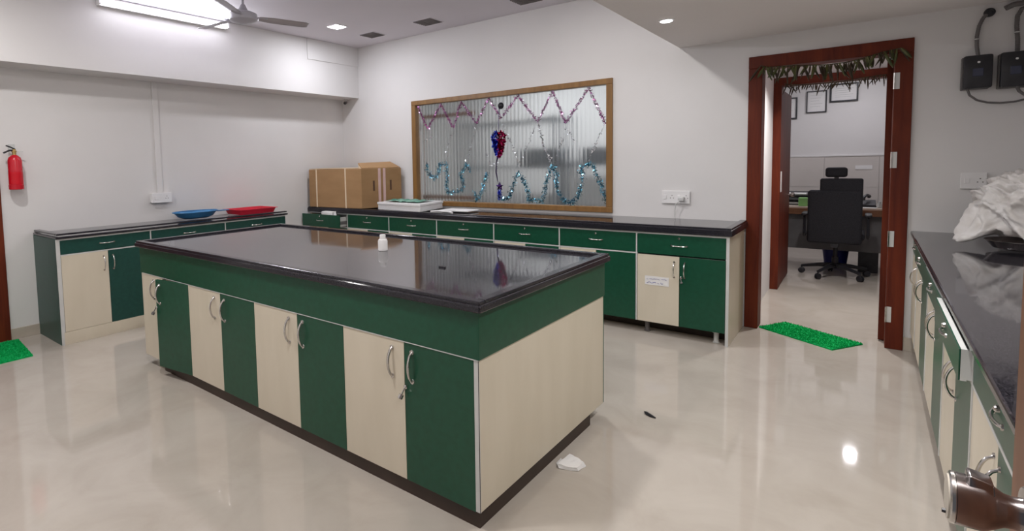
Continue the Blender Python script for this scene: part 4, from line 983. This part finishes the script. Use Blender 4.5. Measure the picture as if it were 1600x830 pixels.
# things on the desk
t = thing('file_tray', 'dark stacked file tray at the left of the office desk', 'tray', (-.60,3.3,.752))
for k in range(3):
    b = BM(); z = .752+.012+k*.055; box(b, -.78, -.47, 3.15, 3.42, z, z+.006); box(b, -.78, -.47, 3.41, 3.42, z, z+.04); box(b, -.78, -.774, 3.15, 3.42, z, z+.03); box(b, -.476, -.47, 3.15, 3.42, z, z+.03); obj('tier', b, M['panelg'], t)
    b = BM(); box(b, -.76, -.49, 3.16, 3.40, z+.007, z+.022); obj('papers', b, M['paper'] if k != 1 else M['ship'], t)
b = BM(); box(b, -.77, -.47, 3.15, 3.17, .752, .764); obj('foot', b, M['panelg'], t)
b = BM(); box(b, -.555, -.465, 3.02, 3.10, .752, .855, .008); tag(obj('green_box', b, M['lgreen']), 'light green box standing on the office desk', 'box')
b = BM(); box(b, -.43, -.36, 3.03, 3.10, .752, .83, .006); tag(obj('white_box', b, M['paper']), 'small white box on the office desk beside the green box', 'box')
b = BM(); tube(b, [(-.45,3.12,.752),(-.445,3.12,.89)], .012, 10); tag(obj('pen_holder', b, M['black']), 'thin dark pen holder behind the green box on the office desk', 'pen holder')
t = thing('desk_telephone', 'black telephone at the right of the office desk', 'telephone', (.11,3.2,.752))
b = BM(); hexa(b, [(.03,3.10,.752),(.17,3.10,.752),(.17,3.28,.752),(.03,3.28,.752)], [(.04,3.10,.78),(.16,3.10,.78),(.16,3.27,.83),(.04,3.27,.83)]); obj('phone_base', b, M['black'], t)
b = BM(); tube(b, [(.045,3.13,.84),(.06,3.15,.875),(.085,3.20,.89),(.10,3.25,.87)], .018, 8, [.022,.015,.015,.022]); obj('handset', b, M['black'], t, smooth=True)
b = BM(); lathe(b, (.195,3.08,.752), (0,0,1), [(0,.02),(.004,.024),(.05,.024),(.052,.014),(.075,.014)], 14); tag(obj('small_jar', b, M['strip'], smooth=True), 'small pale jar by the telephone on the office desk', 'jar')
b = BM(); box(b, .05, .17, 2.98, 3.06, .752, .757); tag(obj('desk_papers', b, M['paper']), 'loose white papers at the right edge of the office desk', 'paper')
# certificates on the office wall and a notice
def cert(label, x0, x1, z0, z1, fw_=.018):
    t = thing('framed_certificate', label, 'picture frame', ((x0+x1)/2, 4.8, z0))
    for nm, a in (('frame_bar', (x0,x1,4.775,4.799,z1-fw_,z1)), ('frame_bar', (x0,x1,4.775,4.799,z0,z0+fw_)), ('frame_bar', (x0,x0+fw_,4.775,4.799,z0+fw_,z1-fw_)), ('frame_bar', (x1-fw_,x1,4.775,4.799,z0+fw_,z1-fw_))):
        obj(nm, bx(*a), M['black'], t)
    obj('sheet', bx(x0+fw_, x1-fw_, 4.790, 4.797, z0+fw_, z1-fw_), M['paper'], t)
    b = BM()
    for k in range(5):
        z = z1-fw_-.05-k*(z1-z0-.11)/5; box(b, x0+fw_+.035, x1-fw_-.035-.02*(k % 3), 4.7892, 4.7902, z-.003, z+.003)
    obj('printed_lines', b, M['strip'], t)
cert('framed certificate on the office wall, leftmost and half hidden by the frame', -.98, -.735, 1.90, 2.215)
cert('middle framed certificate on the office wall, upright and thin framed', -.628, -.392, 1.975, 2.285, .013)
cert('widest framed certificate on the office wall, hanging highest, right of the other two', -.360, -.045, 2.105, 2.36, .020)
b = BM(); box(b, -.055, .13, 4.782, 4.7875, 1.15, 1.205); tag(obj('wall_notice', b, M['paper']), 'small white paper strip stuck on the office wall right of the headrest', 'notice')
